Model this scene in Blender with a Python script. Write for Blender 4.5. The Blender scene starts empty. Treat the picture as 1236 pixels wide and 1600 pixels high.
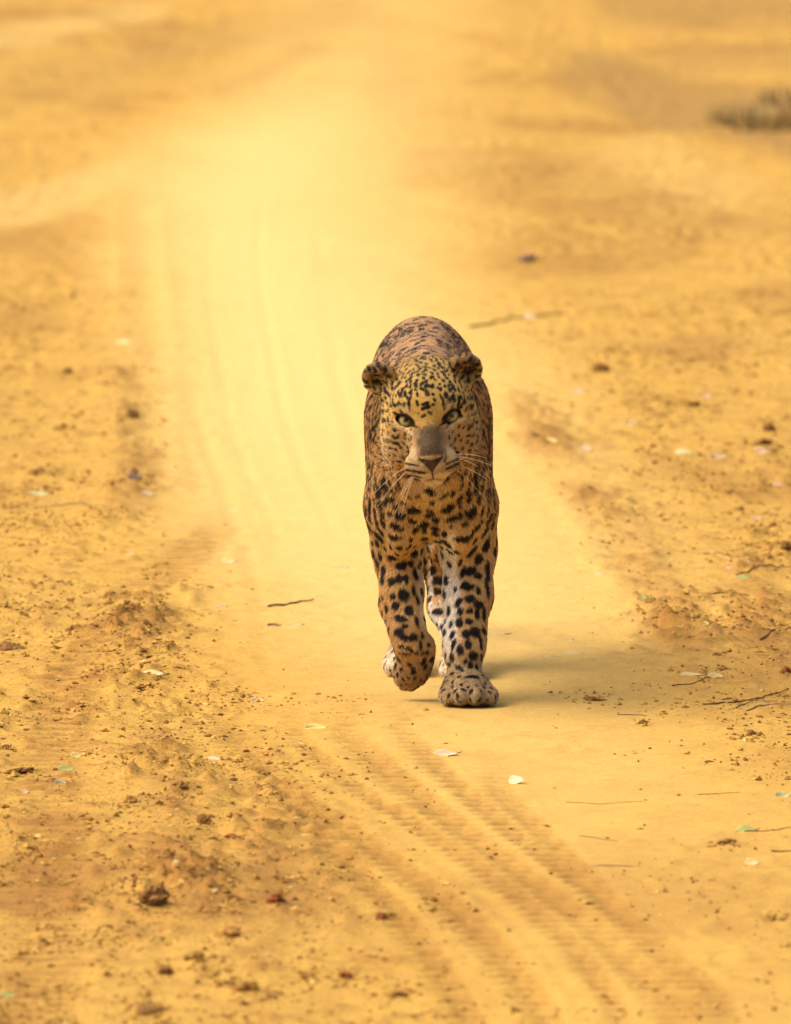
import bpy, math, random
import numpy as np
from mathutils import Vector, Matrix, kdtree

random.seed(11)
RNG = np.random.default_rng(11)
SC = bpy.context.scene

# ------------------------------------------------------------------ camera
CAM_H, CAM_D = 2.24, 20.0
cam = bpy.data.cameras.new('camera')
cam.sensor_fit = 'VERTICAL'
cam.sensor_height = 36.0
cam.lens = 405.0
cam.clip_start = 0.5
cam.clip_end = 3000.0
cam.dof.use_dof = True
cam.dof.focus_distance = 19.90
cam.dof.aperture_fstop = 9.0
cam.dof.aperture_blades = 9
cam_ob = bpy.data.objects.new('camera', cam)
SC.collection.objects.link(cam_ob)
cam_ob.location = (-0.06, -CAM_D, CAM_H)
cam_ob.rotation_euler = (math.pi / 2 - 0.09472, 0.0, 0.0)
SC.camera = cam_ob

# ------------------------------------------------------------------ sky, sun, exposure
SUN_FROM = Vector((-0.62, -0.10, 0.78)).normalized()      # direction towards the sun
SUN_EL = math.asin(SUN_FROM.z)
SUN_AZ = math.atan2(SUN_FROM.x, SUN_FROM.y)
world = bpy.data.worlds.new('World')
SC.world = world
world.use_nodes = True
wn = world.node_tree
for n in list(wn.nodes):
    wn.nodes.remove(n)
w_out = wn.nodes.new('ShaderNodeOutputWorld')
w_bg = wn.nodes.new('ShaderNodeBackground')
w_sky = wn.nodes.new('ShaderNodeTexSky')
w_sky.sky_type = 'NISHITA'
w_sky.sun_disc = False
w_sky.sun_elevation = SUN_EL
w_sky.sun_rotation = SUN_AZ
w_sky.air_density = 0.7
w_sky.dust_density = 8.0
w_sky.ozone_density = 0.0
w_bg.inputs['Strength'].default_value = 0.150
wn.links.new(w_sky.outputs['Color'], w_bg.inputs['Color'])
wn.links.new(w_bg.outputs['Background'], w_out.inputs['Surface'])

sun = bpy.data.lights.new('sun', 'SUN')
sun.energy = 0.50
sun.angle = math.radians(110.0)
sun.color = (1.0, 0.86, 0.62)
sun_ob = bpy.data.objects.new('sun', sun)
SC.collection.objects.link(sun_ob)
sun_ob.rotation_euler = (-SUN_FROM).to_track_quat('-Z', 'Y').to_euler()

SC.view_settings.view_transform = 'Standard'
SC.view_settings.look = 'None'
SC.view_settings.gamma = 1.0
SC.view_settings.exposure = 0.72
SC.render.engine = 'CYCLES'
SC.render.filter_size = 2.0
SC.cycles.use_denoising = True
SC.cycles.max_bounces = 6
SC.cycles_curves.subdivisions = 1

# ------------------------------------------------------------------ helpers
def link(o, parent=None):
    SC.collection.objects.link(o)
    if parent is not None:
        o.parent = parent
    return o

def tag(o, label=None, cat=None, group=None, kind=None):
    if label: o['label'] = label
    if cat: o['category'] = cat
    if group: o['group'] = group
    if kind: o['kind'] = kind
    return o

def np_mesh(name, verts, faces, smooth=True):
    """verts (n,3), faces (m,k) numpy arrays -> mesh"""
    me = bpy.data.meshes.new(name)
    verts = np.ascontiguousarray(verts, dtype=np.float32)
    faces = np.ascontiguousarray(faces, dtype=np.int32)
    m, k = faces.shape
    me.vertices.add(len(verts))
    me.vertices.foreach_set('co', verts.ravel())
    me.loops.add(m * k)
    me.loops.foreach_set('vertex_index', faces.ravel())
    me.polygons.add(m)
    me.polygons.foreach_set('loop_start', np.arange(0, m * k, k, dtype=np.int32))
    me.polygons.foreach_set('loop_total', np.full(m, k, dtype=np.int32))
    me.polygons.foreach_set('use_smooth', np.full(m, smooth))
    me.update(calc_edges=True)
    me.validate()
    return me

def sstep(a, b, x):
    t = np.clip((x - a) / (b - a), 0.0, 1.0)
    return t * t * (3 - 2 * t)

def _hash(ix, iy, iz):
    h = ix.astype(np.int32).view(np.uint32) * np.uint32(374761393) + iy.astype(np.int32).view(np.uint32) * np.uint32(668265263) + iz.astype(np.int32).view(np.uint32) * np.uint32(2246822519)
    h = (h ^ (h >> np.uint32(13))) * np.uint32(1274126177)
    h = (h ^ (h >> np.uint32(16))) & np.uint32(0xFFFFFF)
    return h.astype(np.float32) * np.float32(1.0 / 0xFFFFFF)

def vnoise(x, y, z=None, seed=0):
    """smooth value noise, -1..1"""
    x = np.asarray(x, np.float32); y = np.asarray(y, np.float32)
    if z is None:
        ix, iy = np.floor(x), np.floor(y)
        fx, fy = x - ix, y - iy
        fx = fx * fx * (3 - 2 * fx); fy = fy * fy * (3 - 2 * fy)
        s = np.full_like(ix, seed * 17)
        a = _hash(ix, iy, s); b = _hash(ix + 1, iy, s)
        c = _hash(ix, iy + 1, s); d = _hash(ix + 1, iy + 1, s)
        r = (a * (1 - fx) + b * fx) * (1 - fy) + (c * (1 - fx) + d * fx) * fy
        return r * 2 - 1
    lo = vnoise_z(x, y, np.floor(z), seed)
    hi = vnoise_z(x, y, np.floor(z) + 1, seed)
    fz = z - np.floor(z); fz = fz * fz * (3 - 2 * fz)
    return lo * (1 - fz) + hi * fz

def vnoise_z(x, y, iz, seed):
    ix, iy = np.floor(x), np.floor(y)
    fx, fy = x - ix, y - iy
    fx = fx * fx * (3 - 2 * fx); fy = fy * fy * (3 - 2 * fy)
    iz = iz + seed * 17
    a = _hash(ix, iy, iz); b = _hash(ix + 1, iy, iz)
    c = _hash(ix, iy + 1, iz); d = _hash(ix + 1, iy + 1, iz)
    return ((a * (1 - fx) + b * fx) * (1 - fy) + (c * (1 - fx) + d * fx) * fy) * 2 - 1

def fbm(x, y, octv=4, seed=0, gain=0.5):
    r = np.zeros(np.shape(x), np.float32); a = 1.0; tot = 0.0
    for i in range(octv):
        r += a * vnoise(x * 2 ** i + 13.7 * i, y * 2 ** i - 7.1 * i, seed=seed + i)
        tot += a; a *= gain
    return r / tot

class Mat:
    """small helper round a node tree"""
    def __init__(self, name):
        self.m = bpy.data.materials.new(name)
        self.m.use_nodes = True
        self.t = self.m.node_tree
        for n in list(self.t.nodes):
            self.t.nodes.remove(n)
        self.out = self.t.nodes.new('ShaderNodeOutputMaterial')
    def n(self, kind, **kw):
        nd = self.t.nodes.new(kind)
        for k, v in kw.items():
            if k.startswith('i_'):
                nd.inputs[k[2:].replace('_', ' ')].default_value = v
            else:
                setattr(nd, k, v)
        return nd
    def l(self, a, b):
        self.t.links.new(a, b)
    def ramp(self, fac, stops):
        r = self.n('ShaderNodeValToRGB')
        e = r.color_ramp.elements
        while len(e) > 1:
            e.remove(e[-1])
        e[0].position = stops[0][0]; e[0].color = (*stops[0][1], 1)
        for p, c in stops[1:]:
            q = e.new(p); q.color = (*c, 1)
        self.l(fac, r.inputs['Fac'])
        return r.outputs['Color']
    def mix(self, fac, a, b, mode='MIX'):
        x = self.n('ShaderNodeMix', data_type='RGBA', blend_type=mode)
        for sock, v in ((x.inputs[0], fac), (x.inputs[6], a), (x.inputs[7], b)):
            if isinstance(v, (int, float)):
                sock.default_value = v
            elif isinstance(v, tuple):
                sock.default_value = (*v, 1)
            else:
                self.l(v, sock)
        return x.outputs[2]
    def math(self, op, a, b=0.0, clamp=False):
        x = self.n('ShaderNodeMath', operation=op, use_clamp=clamp)
        for sock, v in ((x.inputs[0], a), (x.inputs[1], b)):
            if isinstance(v, (int, float)):
                sock.default_value = v
            else:
                self.l(v, sock)
        return x.outputs[0]

# ------------------------------------------------------------------ ground: one sheet of sandy soil, track, ruts and berms
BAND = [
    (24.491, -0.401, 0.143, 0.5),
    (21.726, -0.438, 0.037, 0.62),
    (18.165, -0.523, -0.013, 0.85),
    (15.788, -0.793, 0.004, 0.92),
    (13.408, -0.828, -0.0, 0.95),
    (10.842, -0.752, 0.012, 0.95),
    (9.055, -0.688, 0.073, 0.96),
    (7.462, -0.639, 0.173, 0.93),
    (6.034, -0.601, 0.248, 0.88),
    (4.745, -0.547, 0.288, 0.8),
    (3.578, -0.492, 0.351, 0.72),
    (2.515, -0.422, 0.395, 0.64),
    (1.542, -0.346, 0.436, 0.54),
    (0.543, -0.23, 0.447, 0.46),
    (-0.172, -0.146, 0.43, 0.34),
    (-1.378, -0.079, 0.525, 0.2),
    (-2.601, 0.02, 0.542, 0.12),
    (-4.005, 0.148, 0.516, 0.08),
]          # (Y, left X, right X, strength) of the pale packed sand, central glow painted in
GROOVES = [
    (0.001, 0.016, 0.0, [(11.323, -0.562), (9.7, -0.543), (7.844, -0.499), (6.034, -0.435), (4.443, -0.368), (3.034, -0.299)]),
    (0.0011, 0.016, 0.0, [(12.595, -0.437), (10.375, -0.42), (8.436, -0.382), (6.377, -0.322), (4.593, -0.252), (2.902, -0.179)]),
    (0.0009, 0.02, 0.0, [(11.323, -0.266), (9.055, -0.232), (6.729, -0.184), (5.055, -0.141)]),
    (0.003, 0.03, 0.005, [(-0.319, -0.355), (-1.041, -0.27), (-1.568, -0.182), (-2.132, -0.078), (-2.692, 0.019), (-3.226, 0.092), (-3.874, 0.15)]),
    (0.003, 0.034, 0.005, [(-0.319, -0.157), (-1.005, -0.079), (-1.482, -0.011), (-1.986, 0.068), (-2.509, 0.152), (-3.119, 0.244), (-3.809, 0.332)]),
    (0.0022, 0.026, 0.0046, [(-1.202, -0.258), (-2.051, -0.158), (-2.827, -0.058), (-3.471, 0.007), (-4.005, 0.049)]),
    (0.0022, 0.028, 0.0046, [(-1.291, 0.099), (-2.132, 0.192), (-2.827, 0.269), (-3.608, 0.364)]),
    (0.003, 0.06, 0.0024, [(3.303, -0.422), (2.388, -0.505), (1.659, -0.59), (0.65, -0.646), (-0.932, -0.639), (-2.601, -0.596), (-4.005, -0.578)]),
    (0.002, 0.022, 0.004, [(-0.368, -0.239), (-0.978, -0.164), (-1.482, -0.079), (-1.986, 0.013), (-2.563, 0.108), (-3.155, 0.197), (-3.809, 0.25)]),
    (0.0018, 0.024, 0.0036, [(-0.368, -0.058), (-1.068, 0.016), (-1.804, 0.115), (-2.448, 0.217), (-3.047, 0.312), (-3.742, 0.397)]),
    (0.0014, 0.018, 0.0, [(6.377, -0.528), (4.745, -0.458), (3.168, -0.374), (1.897, -0.327), (0.65, -0.288)]),
    (0.003, 0.04, 0.0, [(5.213, 0.238), (3.578, 0.351), (1.897, 0.419), (0.65, 0.45)]),
    (0.004, 0.045, 0.0, [(12.595, -0.791), (9.7, -0.71), (7.462, -0.646), (5.373, -0.616), (4.148, -0.556)]),
]    # (depth, half width, tread, [(Y, X), ...])
BERMS = [
    (0.016, 0.095, [(1.778, -0.514), (1.087, -0.547), (0.231, -0.519), (-0.748, -0.467), (-1.636, -0.426), (-2.448, -0.372), (-3.332, -0.329)]),
    (0.008, 0.11, [(-0.84, -0.315), (-1.804, -0.262), (-2.601, -0.204), (-3.332, -0.151)]),
    (0.01, 0.1, [(6.552, 0.195), (4.745, 0.302), (3.303, 0.385), (1.542, 0.46), (0.231, 0.508)]),
    (0.01, 0.1, [(7.462, -0.73), (5.699, -0.659), (4.443, -0.623), (3.168, -0.626)]),
    (0.008, 0.12, [(2.771, 0.654), (1.542, 0.628), (0.231, 0.598)]),
]        # (height, half width, [(Y, X), ...])
FAR_DARK = [
    (0.8, 0.24, 2.0, [(0.649, 19.592), (0.848, 17.807), (1.019, 17.178), (1.187, 16.272)]),
    (0.65, 0.25, 2.6, [(0.899, 24.005), (1.468, 24.491)]),
    (0.45, 0.25, 1.2, [(1.019, 20.266), (1.344, 20.879)]),
    (0.3, 0.16, 1.4, [(-1.273, 19.092), (-1.013, 20.065), (-0.727, 21.64), (-0.249, 23.624)]),
    (0.3, 0.1, 0.7, [(-0.634, 18.531), (-0.374, 20.879)]),
    (0.15, 0.12, 0.8, [(-0.103, 23.064), (-0.056, 20.468), (-0.077, 18.165)]),
    (0.12, 0.3, 1.4, [(0.108, 16.77), (0.213, 14.557)]),
    (0.3, 0.2, 0.8, [(0.482, 14.557), (0.639, 12.861), (0.801, 12.074)]),
]      # darker far ground: (strength, half width across, half width along, [(X, Y), ...])
PALE2 = [
    (0.42, 0.14, 1.0, [(-1.177, 12.463), (-0.986, 13.408), (-0.805, 14.498)]),
    (0.35, 0.2, 1.2, [(-1.493, 21.726), (-1.071, 23.53)]),
    (0.22, 0.2, 1.4, [(0.72, 14.857), (0.844, 13.688)]),
]

def _curve(pts, Y):
    a = sorted(pts)
    ys = [p[0] for p in a]; xs = [p[1] for p in a]
    x = np.interp(Y, ys, xs)
    fade = sstep(ys[0] - 0.8, ys[0] + 0.5, Y) * (1 - sstep(ys[-1] - 0.5, ys[-1] + 0.8, Y))
    return x, fade

def _polydist(X, Y, pts, sx, sy):
    best = np.full_like(X, 1e9)
    for (x0, y0), (x1, y1) in zip(pts[:-1], pts[1:]):
        ax, ay = (X - x0) / sx, (Y - y0) / sy
        bx, by = (x1 - x0) / sx, (y1 - y0) / sy
        h = np.clip((ax * bx + ay * by) / (bx * bx + by * by + 1e-12), 0, 1)
        best = np.minimum(best, np.hypot(ax - h * bx, ay - h * by))
    return best

def ground_fields(X, Y):
    """height, pale sand with painted glow, rough, dark soil with painted shade, litter"""
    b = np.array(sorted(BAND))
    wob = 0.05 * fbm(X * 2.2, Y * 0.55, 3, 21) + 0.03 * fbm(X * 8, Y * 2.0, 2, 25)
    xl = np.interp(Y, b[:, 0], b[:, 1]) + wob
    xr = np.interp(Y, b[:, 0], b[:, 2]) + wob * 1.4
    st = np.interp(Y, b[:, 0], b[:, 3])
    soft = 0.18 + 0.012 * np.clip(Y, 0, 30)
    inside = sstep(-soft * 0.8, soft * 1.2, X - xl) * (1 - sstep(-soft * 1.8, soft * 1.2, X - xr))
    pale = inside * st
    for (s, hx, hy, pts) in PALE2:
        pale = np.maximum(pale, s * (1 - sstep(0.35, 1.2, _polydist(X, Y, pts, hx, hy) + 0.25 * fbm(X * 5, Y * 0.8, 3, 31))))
    rough = 0.30 + 0.45 * sstep(-0.05, 0.35, X - xr) + 0.42 * sstep(0.02, 0.30, xl - X)
    rough = rough * (1 - 0.85 * inside * np.clip(st * 1.4, 0.55, 1))
    h = 0.012 * fbm(X * 0.9, Y * 0.35, 3, 1) + 0.010 * sstep(0, 1.2, np.abs(X)) * fbm(X * 2.1, Y * 0.8, 3, 4)
    h = h + 0.05 * sstep(0.9, 2.6, np.abs(X - 0.5 * (xl + xr))) * (1 + fbm(X * 0.6, Y * 0.3, 2, 6)) * 0.6
    dark = np.zeros_like(X)
    for (dep, hw, tread, pts) in GROOVES:
        cx, fade = _curve(pts, Y)
        cx = cx + 0.010 * vnoise(X * 0 + 3.3, Y * 0.9, seed=int(hw * 1e4) % 97)
        d = (X - cx) / hw
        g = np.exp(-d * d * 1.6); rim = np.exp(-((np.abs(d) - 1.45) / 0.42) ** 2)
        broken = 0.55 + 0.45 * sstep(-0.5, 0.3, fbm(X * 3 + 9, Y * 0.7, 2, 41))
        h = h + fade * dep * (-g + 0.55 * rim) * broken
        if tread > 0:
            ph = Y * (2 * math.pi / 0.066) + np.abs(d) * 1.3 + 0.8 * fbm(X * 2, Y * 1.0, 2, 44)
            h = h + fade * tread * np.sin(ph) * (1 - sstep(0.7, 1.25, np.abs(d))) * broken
            dark = np.maximum(dark, fade * broken * (0.36 + 0.60 * sstep(0.05, -0.35, np.sin(ph))) * (1 - sstep(0.45, 1.25, np.abs(d - 0.1))))  # grooves and tread troughs painted darker: pressed soil plus their own shade
        else:
            dark = np.maximum(dark, fade * 0.06 * g)
    berm = np.zeros_like(X)
    for (hh, hw, pts) in BERMS:
        cx, fade = _curve(pts, Y)
        d = (X - cx) / hw
        b_ = fade * np.exp(-d * d * 1.3) * (0.6 + 0.55 * fbm(X * 4, Y * 1.6, 3, 51))
        berm = np.maximum(berm, b_)
        h = h + hh * b_
    rough = np.clip(rough + 0.60 * berm, 0, 1.2)
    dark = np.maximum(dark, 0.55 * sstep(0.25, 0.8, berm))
    lump = fbm(X * 11, Y * 6.5, 3, 61); grit = fbm(X * 38, Y * 24, 2, 71)
    patch0 = fbm(X * 4.3, Y * 1.9, 3, 77)
    h = h + rough * (0.0090 * np.maximum(lump, -0.25) + 0.020 * np.maximum(grit - 0.02, 0) * sstep(-0.3, 0.35, patch0)) + berm * (0.006 * np.maximum(lump + 0.5 * grit, 0) + 0.014 * np.maximum(grit, 0))
    h = h + 0.0010 * grit + 0.0022 * fbm(X * 5, Y * 9, 3, 66)
    patch = fbm(X * 3.1 + 5, Y * 1.15, 4, 81)
    dark = np.clip(dark + 0.40 * sstep(-0.8, -3.6, Y) * sstep(-0.3, 0.4, patch) + rough * 0.60 * sstep(0.02, 0.50, patch) + rough * 0.55 * sstep(0.05, 0.45, lump * 0.4 + grit * 0.65), 0, 1)  # rough lumps darkened too, standing in for their shaded sides
    fdark = np.zeros_like(X)
    for (s, hx, hy, pts) in FAR_DARK:
        fdark = np.maximum(fdark, s * (1 - sstep(0.3, 1.2, _polydist(X, Y, pts, hx, hy) + 0.35 * fbm(X * 2.4, Y * 0.7, 3, 91))))
    dark = dark * (1 - 0.75 * sstep(0.25, 0.6, pale))
    # the sand is trodden level where the cat stands
    for (fx, fy, fr) in ((0.066, 0.01, 0.09), (-0.030, 0.13, 0.09), (-0.044, 0.50, 0.10), (0.056, 0.46, 0.10)):
        k = 1 - sstep(0.5, 1.3, np.hypot(X - fx, Y - fy) / fr)
        h = h * (1 - k) + (-0.001) * k
    away = sstep(30.0, 80.0, np.hypot(X, Y))
    h = h * (1 - away)
    return h, np.clip(pale, 0, 1), rough, dark, np.clip(fdark, 0, 1)

def gz(x, y):
    return float(ground_fields(np.array([x], float), np.array([y], float))[0][0])

def _grow(start, stop, first, ratio):
    out = []; p = start; s = first; sg = 1 if stop > start else -1
    while (stop - p) * sg > 0:
        p += s * sg; s *= ratio; out.append(p)
    return out
xa = list(np.arange(-1.75, 1.7501, 0.0080))
xa = _grow(-1.75, -700, 0.012, 1.16)[::-1] + xa + _grow(1.75, 700, 0.012, 1.16)
ya = list(np.arange(-4.6, 3.0, 0.0150)) + list(np.arange(3.0, 10.0, 0.03)) + list(np.arange(10.0, 28.0, 0.06))
ya = _grow(-4.6, -700, 0.05, 1.16)[::-1] + ya + _grow(28.0, 900, 0.09, 1.16)
GXX, GYY = np.meshgrid(np.array(xa), np.array(ya), indexing='ij')
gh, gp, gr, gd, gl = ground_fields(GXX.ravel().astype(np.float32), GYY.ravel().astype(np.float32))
gv = np.stack([GXX.ravel(), GYY.ravel(), gh], axis=1)
ni, nj = len(xa), len(ya)
ii = (np.arange(ni - 1)[:, None] * nj + np.arange(nj - 1)[None, :]).ravel()
gq = np.stack([ii, ii + nj, ii + nj + 1, ii + 1], axis=1)
gme = np_mesh('ground', gv, gq)
for nm, arr in (('pale', gp), ('rough', gr), ('dark', gd), ('far_dark', gl)):
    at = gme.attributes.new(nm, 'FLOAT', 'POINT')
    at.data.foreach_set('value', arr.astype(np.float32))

SAND = (0.575, 0.352, 0.070); SOIL = (0.320, 0.160, 0.034); PALE = (0.735, 0.548, 0.195); FAR_DARK_COL = (0.330, 0.200, 0.055)
M = Mat('sandy_soil')
geo = M.n('ShaderNodeNewGeometry')
def attr(nm): return M.n('ShaderNodeAttribute', attribute_name=nm).outputs['Fac']
def noise(scale, detail=4, rough=0.6, sy=1.0):
    mp = M.n('ShaderNodeMapping'); mp.inputs['Scale'].default_value = (1, sy, 1)
    M.l(geo.outputs['Position'], mp.inputs['Vector'])
    t = M.n('ShaderNodeTexNoise'); t.inputs['Scale'].default_value = scale; t.inputs['Detail'].default_value = detail; t.inputs['Roughness'].default_value = rough
    M.l(mp.outputs['Vector'], t.inputs['Vector'])
    return t.outputs['Fac']
n_big = noise(1.6, 5, 0.6, 0.5); n_mid = noise(9, 5, 0.65, 0.6); n_fine = noise(120, 3, 0.7); n_grain = noise(420, 2, 0.8); n_streak = noise(16, 4, 0.6, 5.0)
col = M.mix(M.ramp(n_big, [(0.35, (0, 0, 0)), (0.7, (1, 1, 1))]), SAND, (0.600, 0.360, 0.066))
col = M.mix(M.math('MULTIPLY', M.ramp(n_mid, [(0.45, (0, 0, 0)), (0.75, (1, 1, 1))]), 0.35), col, SOIL)
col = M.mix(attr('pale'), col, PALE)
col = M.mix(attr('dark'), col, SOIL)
col = M.mix(attr('far_dark'), col, FAR_DARK_COL)
spk = M.math('MULTIPLY', M.ramp(n_fine, [(0.50, (0, 0, 0)), (0.66, (1, 1, 1))]), M.math('ADD', M.math('MULTIPLY', attr('rough'), 0.80), 0.16), True)
col = M.mix(spk, col, (0.220, 0.105, 0.030))
col = M.mix(M.math('MULTIPLY', M.ramp(n_streak, [(0.50, (0, 0, 0)), (0.72, (1, 1, 1))]), 0.22), col, (0.380, 0.190, 0.050))
col = M.mix(M.ramp(n_grain, [(0.2, (0.30, 0.30, 0.30)), (0.8, (0.0, 0.0, 0.0))]), col, M.mix(0.6, col, (0.2, 0.1, 0.03)))
pb = M.n('ShaderNodeBsdfPrincipled')
M.l(col, pb.inputs['Base Color'])
pb.inputs['Roughness'].default_value = 0.95
pb.inputs['Specular IOR Level'].default_value = 0.12
bmp = M.n('ShaderNodeBump'); bmp.inputs['Distance'].default_value = 0.004
hsum = M.math('ADD', M.math('MULTIPLY', n_fine, 1.0), M.math('MULTIPLY', n_grain, 0.35))
M.l(hsum, bmp.inputs['Height'])
M.l(M.math('ADD', M.math('MULTIPLY', attr('rough'), 0.8), 0.15, True), bmp.inputs['Strength'])
M.l(bmp.outputs['Normal'], pb.inputs['Normal'])
M.l(pb.outputs['BSDF'], M.out.inputs['Surface'])
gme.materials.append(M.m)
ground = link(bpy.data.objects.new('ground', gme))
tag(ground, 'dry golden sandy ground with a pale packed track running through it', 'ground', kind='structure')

# ------------------------------------------------------------------ leopard
# Head frame: origin between the eyes, U to the picture's right, F along the muzzle, T up the forehead.
PITCH, ROLL = math.radians(16.0), math.radians(5.5)
HF = np.array([0.0, -math.cos(PITCH), -math.sin(PITCH)])
_t = np.array([0.0, -math.sin(PITCH), math.cos(PITCH)])
_u = np.array([1.0, 0.0, 0.0])
HU = _u * math.cos(ROLL) + _t * math.sin(ROLL)
HT = _t * math.cos(ROLL) - _u * math.sin(ROLL)
HO = np.array([-0.003, -0.17, 0.520])
HM = np.stack([HU, HF, HT], axis=1)                  # local -> world columns
def H(u, f, t):
    return HO + HM @ np.array([u, f, t], dtype=float)
def to_head(p):
    return (p - HO) @ HM
WA = math.radians(22.0)
def face_w(q):                                       # height on the face seen from straight ahead
    return q[:, 2] * math.cos(WA) - q[:, 1] * math.sin(WA)

def axis_spacing(parts):
    out = [np.array([parts[0][0]])]
    for a, b, s in parts:
        n = max(1, int(round((b - a) / s)))
        out.append(np.linspace(a, b, n + 1)[1:])
    return np.concatenate(out)

GX = axis_spacing([(-0.19, 0.19, 0.0020)])
GY = axis_spacing([(-0.31, -0.02, 0.0020), (-0.02, 0.26, 0.003), (0.26, 1.32, 0.006)])
GZ = axis_spacing([(-0.012, 0.15, 0.0028), (0.15, 0.40, 0.0032), (0.40, 0.68, 0.0020)])
FIELD = np.full((len(GX), len(GY), len(GZ)), 0.08, dtype=np.float32)

def _sub(lo, hi):
    sl = []
    for g, a, b in ((GX, lo[0], hi[0]), (GY, lo[1], hi[1]), (GZ, lo[2], hi[2])):
        i0 = max(0, np.searchsorted(g, a) - 1); i1 = min(len(g), np.searchsorted(g, b) + 1)
        sl.append(slice(i0, i1))
    P = np.meshgrid(GX[sl[0]], GY[sl[1]], GZ[sl[2]], indexing='ij')
    return tuple(sl), [a.astype(np.float32) for a in P]

def _smin(a, b, k):
    h = np.maximum(k - np.abs(a - b), 0.0) / k
    return np.minimum(a, b) - h * h * k * 0.25

def _apply(sl, d, k, op):
    if op == 'add':
        FIELD[sl] = _smin(FIELD[sl], d, k)
    else:
        FIELD[sl] = -_smin(-FIELD[sl], d, k)

def ell(c, r, axes=None, k=0.03, op='add'):
    c = np.asarray(c, float); r = np.asarray(r, float)
    A = np.eye(3) if axes is None else np.asarray(axes, float)   # columns are the axes
    ext = np.sqrt(((A * r) ** 2).sum(axis=1)) + 0.05 + k
    sl, P = _sub(c - ext, c + ext)
    p = [P[i] - np.float32(c[i]) for i in range(3)]
    k0 = 0; k1 = 0
    for j in range(3):
        q = p[0] * np.float32(A[0, j]) + p[1] * np.float32(A[1, j]) + p[2] * np.float32(A[2, j])
        k0 = k0 + (q / r[j]) ** 2
        k1 = k1 + (q / r[j] ** 2) ** 2
    k0 = np.sqrt(k0); k1 = np.sqrt(k1) + 1e-6
    d = np.where(k0 < 0.05, -min(r), k0 * (k0 - 1.0) / k1)
    _apply(sl, d.astype(np.float32), k, op)

def cone(a, b, ra, rb, k=0.03, op='add'):
    a = np.asarray(a, float); b = np.asarray(b, float)
    m = max(ra, rb) + 0.05 + k
    sl, P = _sub(np.minimum(a, b) - m, np.maximum(a, b) + m)
    ab = b - a; L2 = float(ab @ ab)
    p = [P[i] - np.float32(a[i]) for i in range(3)]
    h = np.clip((p[0] * ab[0] + p[1] * ab[1] + p[2] * ab[2]) / L2, 0, 1)
    d = np.sqrt(sum((p[i] - h * np.float32(ab[i])) ** 2 for i in range(3))) - (ra + (rb - ra) * h)
    _apply(sl, d.astype(np.float32), k, op)

def chain(pts, k=0.03):
    for (a, ra), (b, rb) in zip(pts[:-1], pts[1:]):
        cone(a, b, ra, rb, k)

# --- trunk
ell((-0.010, 0.73, 0.508), (0.091, 0.15, 0.116), k=0.06)       # rump
ell((-0.007, 0.54, 0.484), (0.092, 0.20, 0.124), k=0.06)       # loin
ell((-0.003, 0.32, 0.458), (0.094, 0.26, 0.140), k=0.06)       # ribs
ell((-0.002, 0.10, 0.445), (0.084, 0.17, 0.143), k=0.05)       # chest
ell((0.004, 0.030, 0.392), (0.062, 0.065, 0.078), k=0.05)     # brisket
ell((0.006, 0.06, 0.345), (0.034, 0.06, 0.044), k=0.05)        # keel of the breast
ell((-0.004, 0.03, 0.500), (0.078, 0.12, 0.082), k=0.05)       # base of the neck
cone((-0.002, 0.05, 0.515), H(0, -0.115, -0.005), 0.080, 0.066, k=0.05)   # neck
ell((0.0, -0.050, 0.440), (0.072, 0.065, 0.078), k=0.04)       # throat and ruff
for s in (-1, 1):
    ell((s * 0.058 - 0.003, 0.11, 0.518), (0.034, 0.075, 0.070), k=0.04)   # shoulder blade
    ell((s * 0.074 - 0.002, 0.06, 0.425), (0.026, 0.085, 0.105), k=0.04)   # shoulder
    ell((s * 0.055 + 0.001, 0.05, 0.350), (0.029, 0.075, 0.090), k=0.05)   # upper arm
# --- tail, carried low behind the rump
chain([((-0.010, 0.82, 0.535), 0.040), ((-0.010, 0.91, 0.475), 0.026), ((-0.008, 0.97, 0.38), 0.023),
       ((-0.006, 1.02, 0.28), 0.022), ((-0.004, 1.08, 0.205), 0.021), ((0.0, 1.16, 0.180), 0.020), ((0.005, 1.23, 0.205), 0.019), ((0.010, 1.27, 0.255), 0.017)], k=0.03)
# --- planted foreleg
chain([((0.074, 0.07, 0.34), 0.040), ((0.068, 0.10, 0.262), 0.040), ((0.067, 0.075, 0.185), 0.035),
       ((0.061, 0.055, 0.115), 0.0285), ((0.058, 0.045, 0.075), 0.0260)], k=0.035)
ell((0.060, 0.045, 0.090), (0.028, 0.029, 0.026), k=0.02)
ell((0.064, 0.022, 0.031), (0.040, 0.046, 0.030), k=0.022)
for dx, dy, dz, rr in ((-0.0350, -0.006, 0.019, 0.0140), (-0.0130, -0.022, 0.021, 0.0150), (0.0125, -0.023, 0.021, 0.0150), (0.0365, -0.006, 0.018, 0.0145)):
    ell((0.0665 + dx, 0.005 + dy, dz), (rr, 0.030, rr * 1.15), k=0.012)
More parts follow.
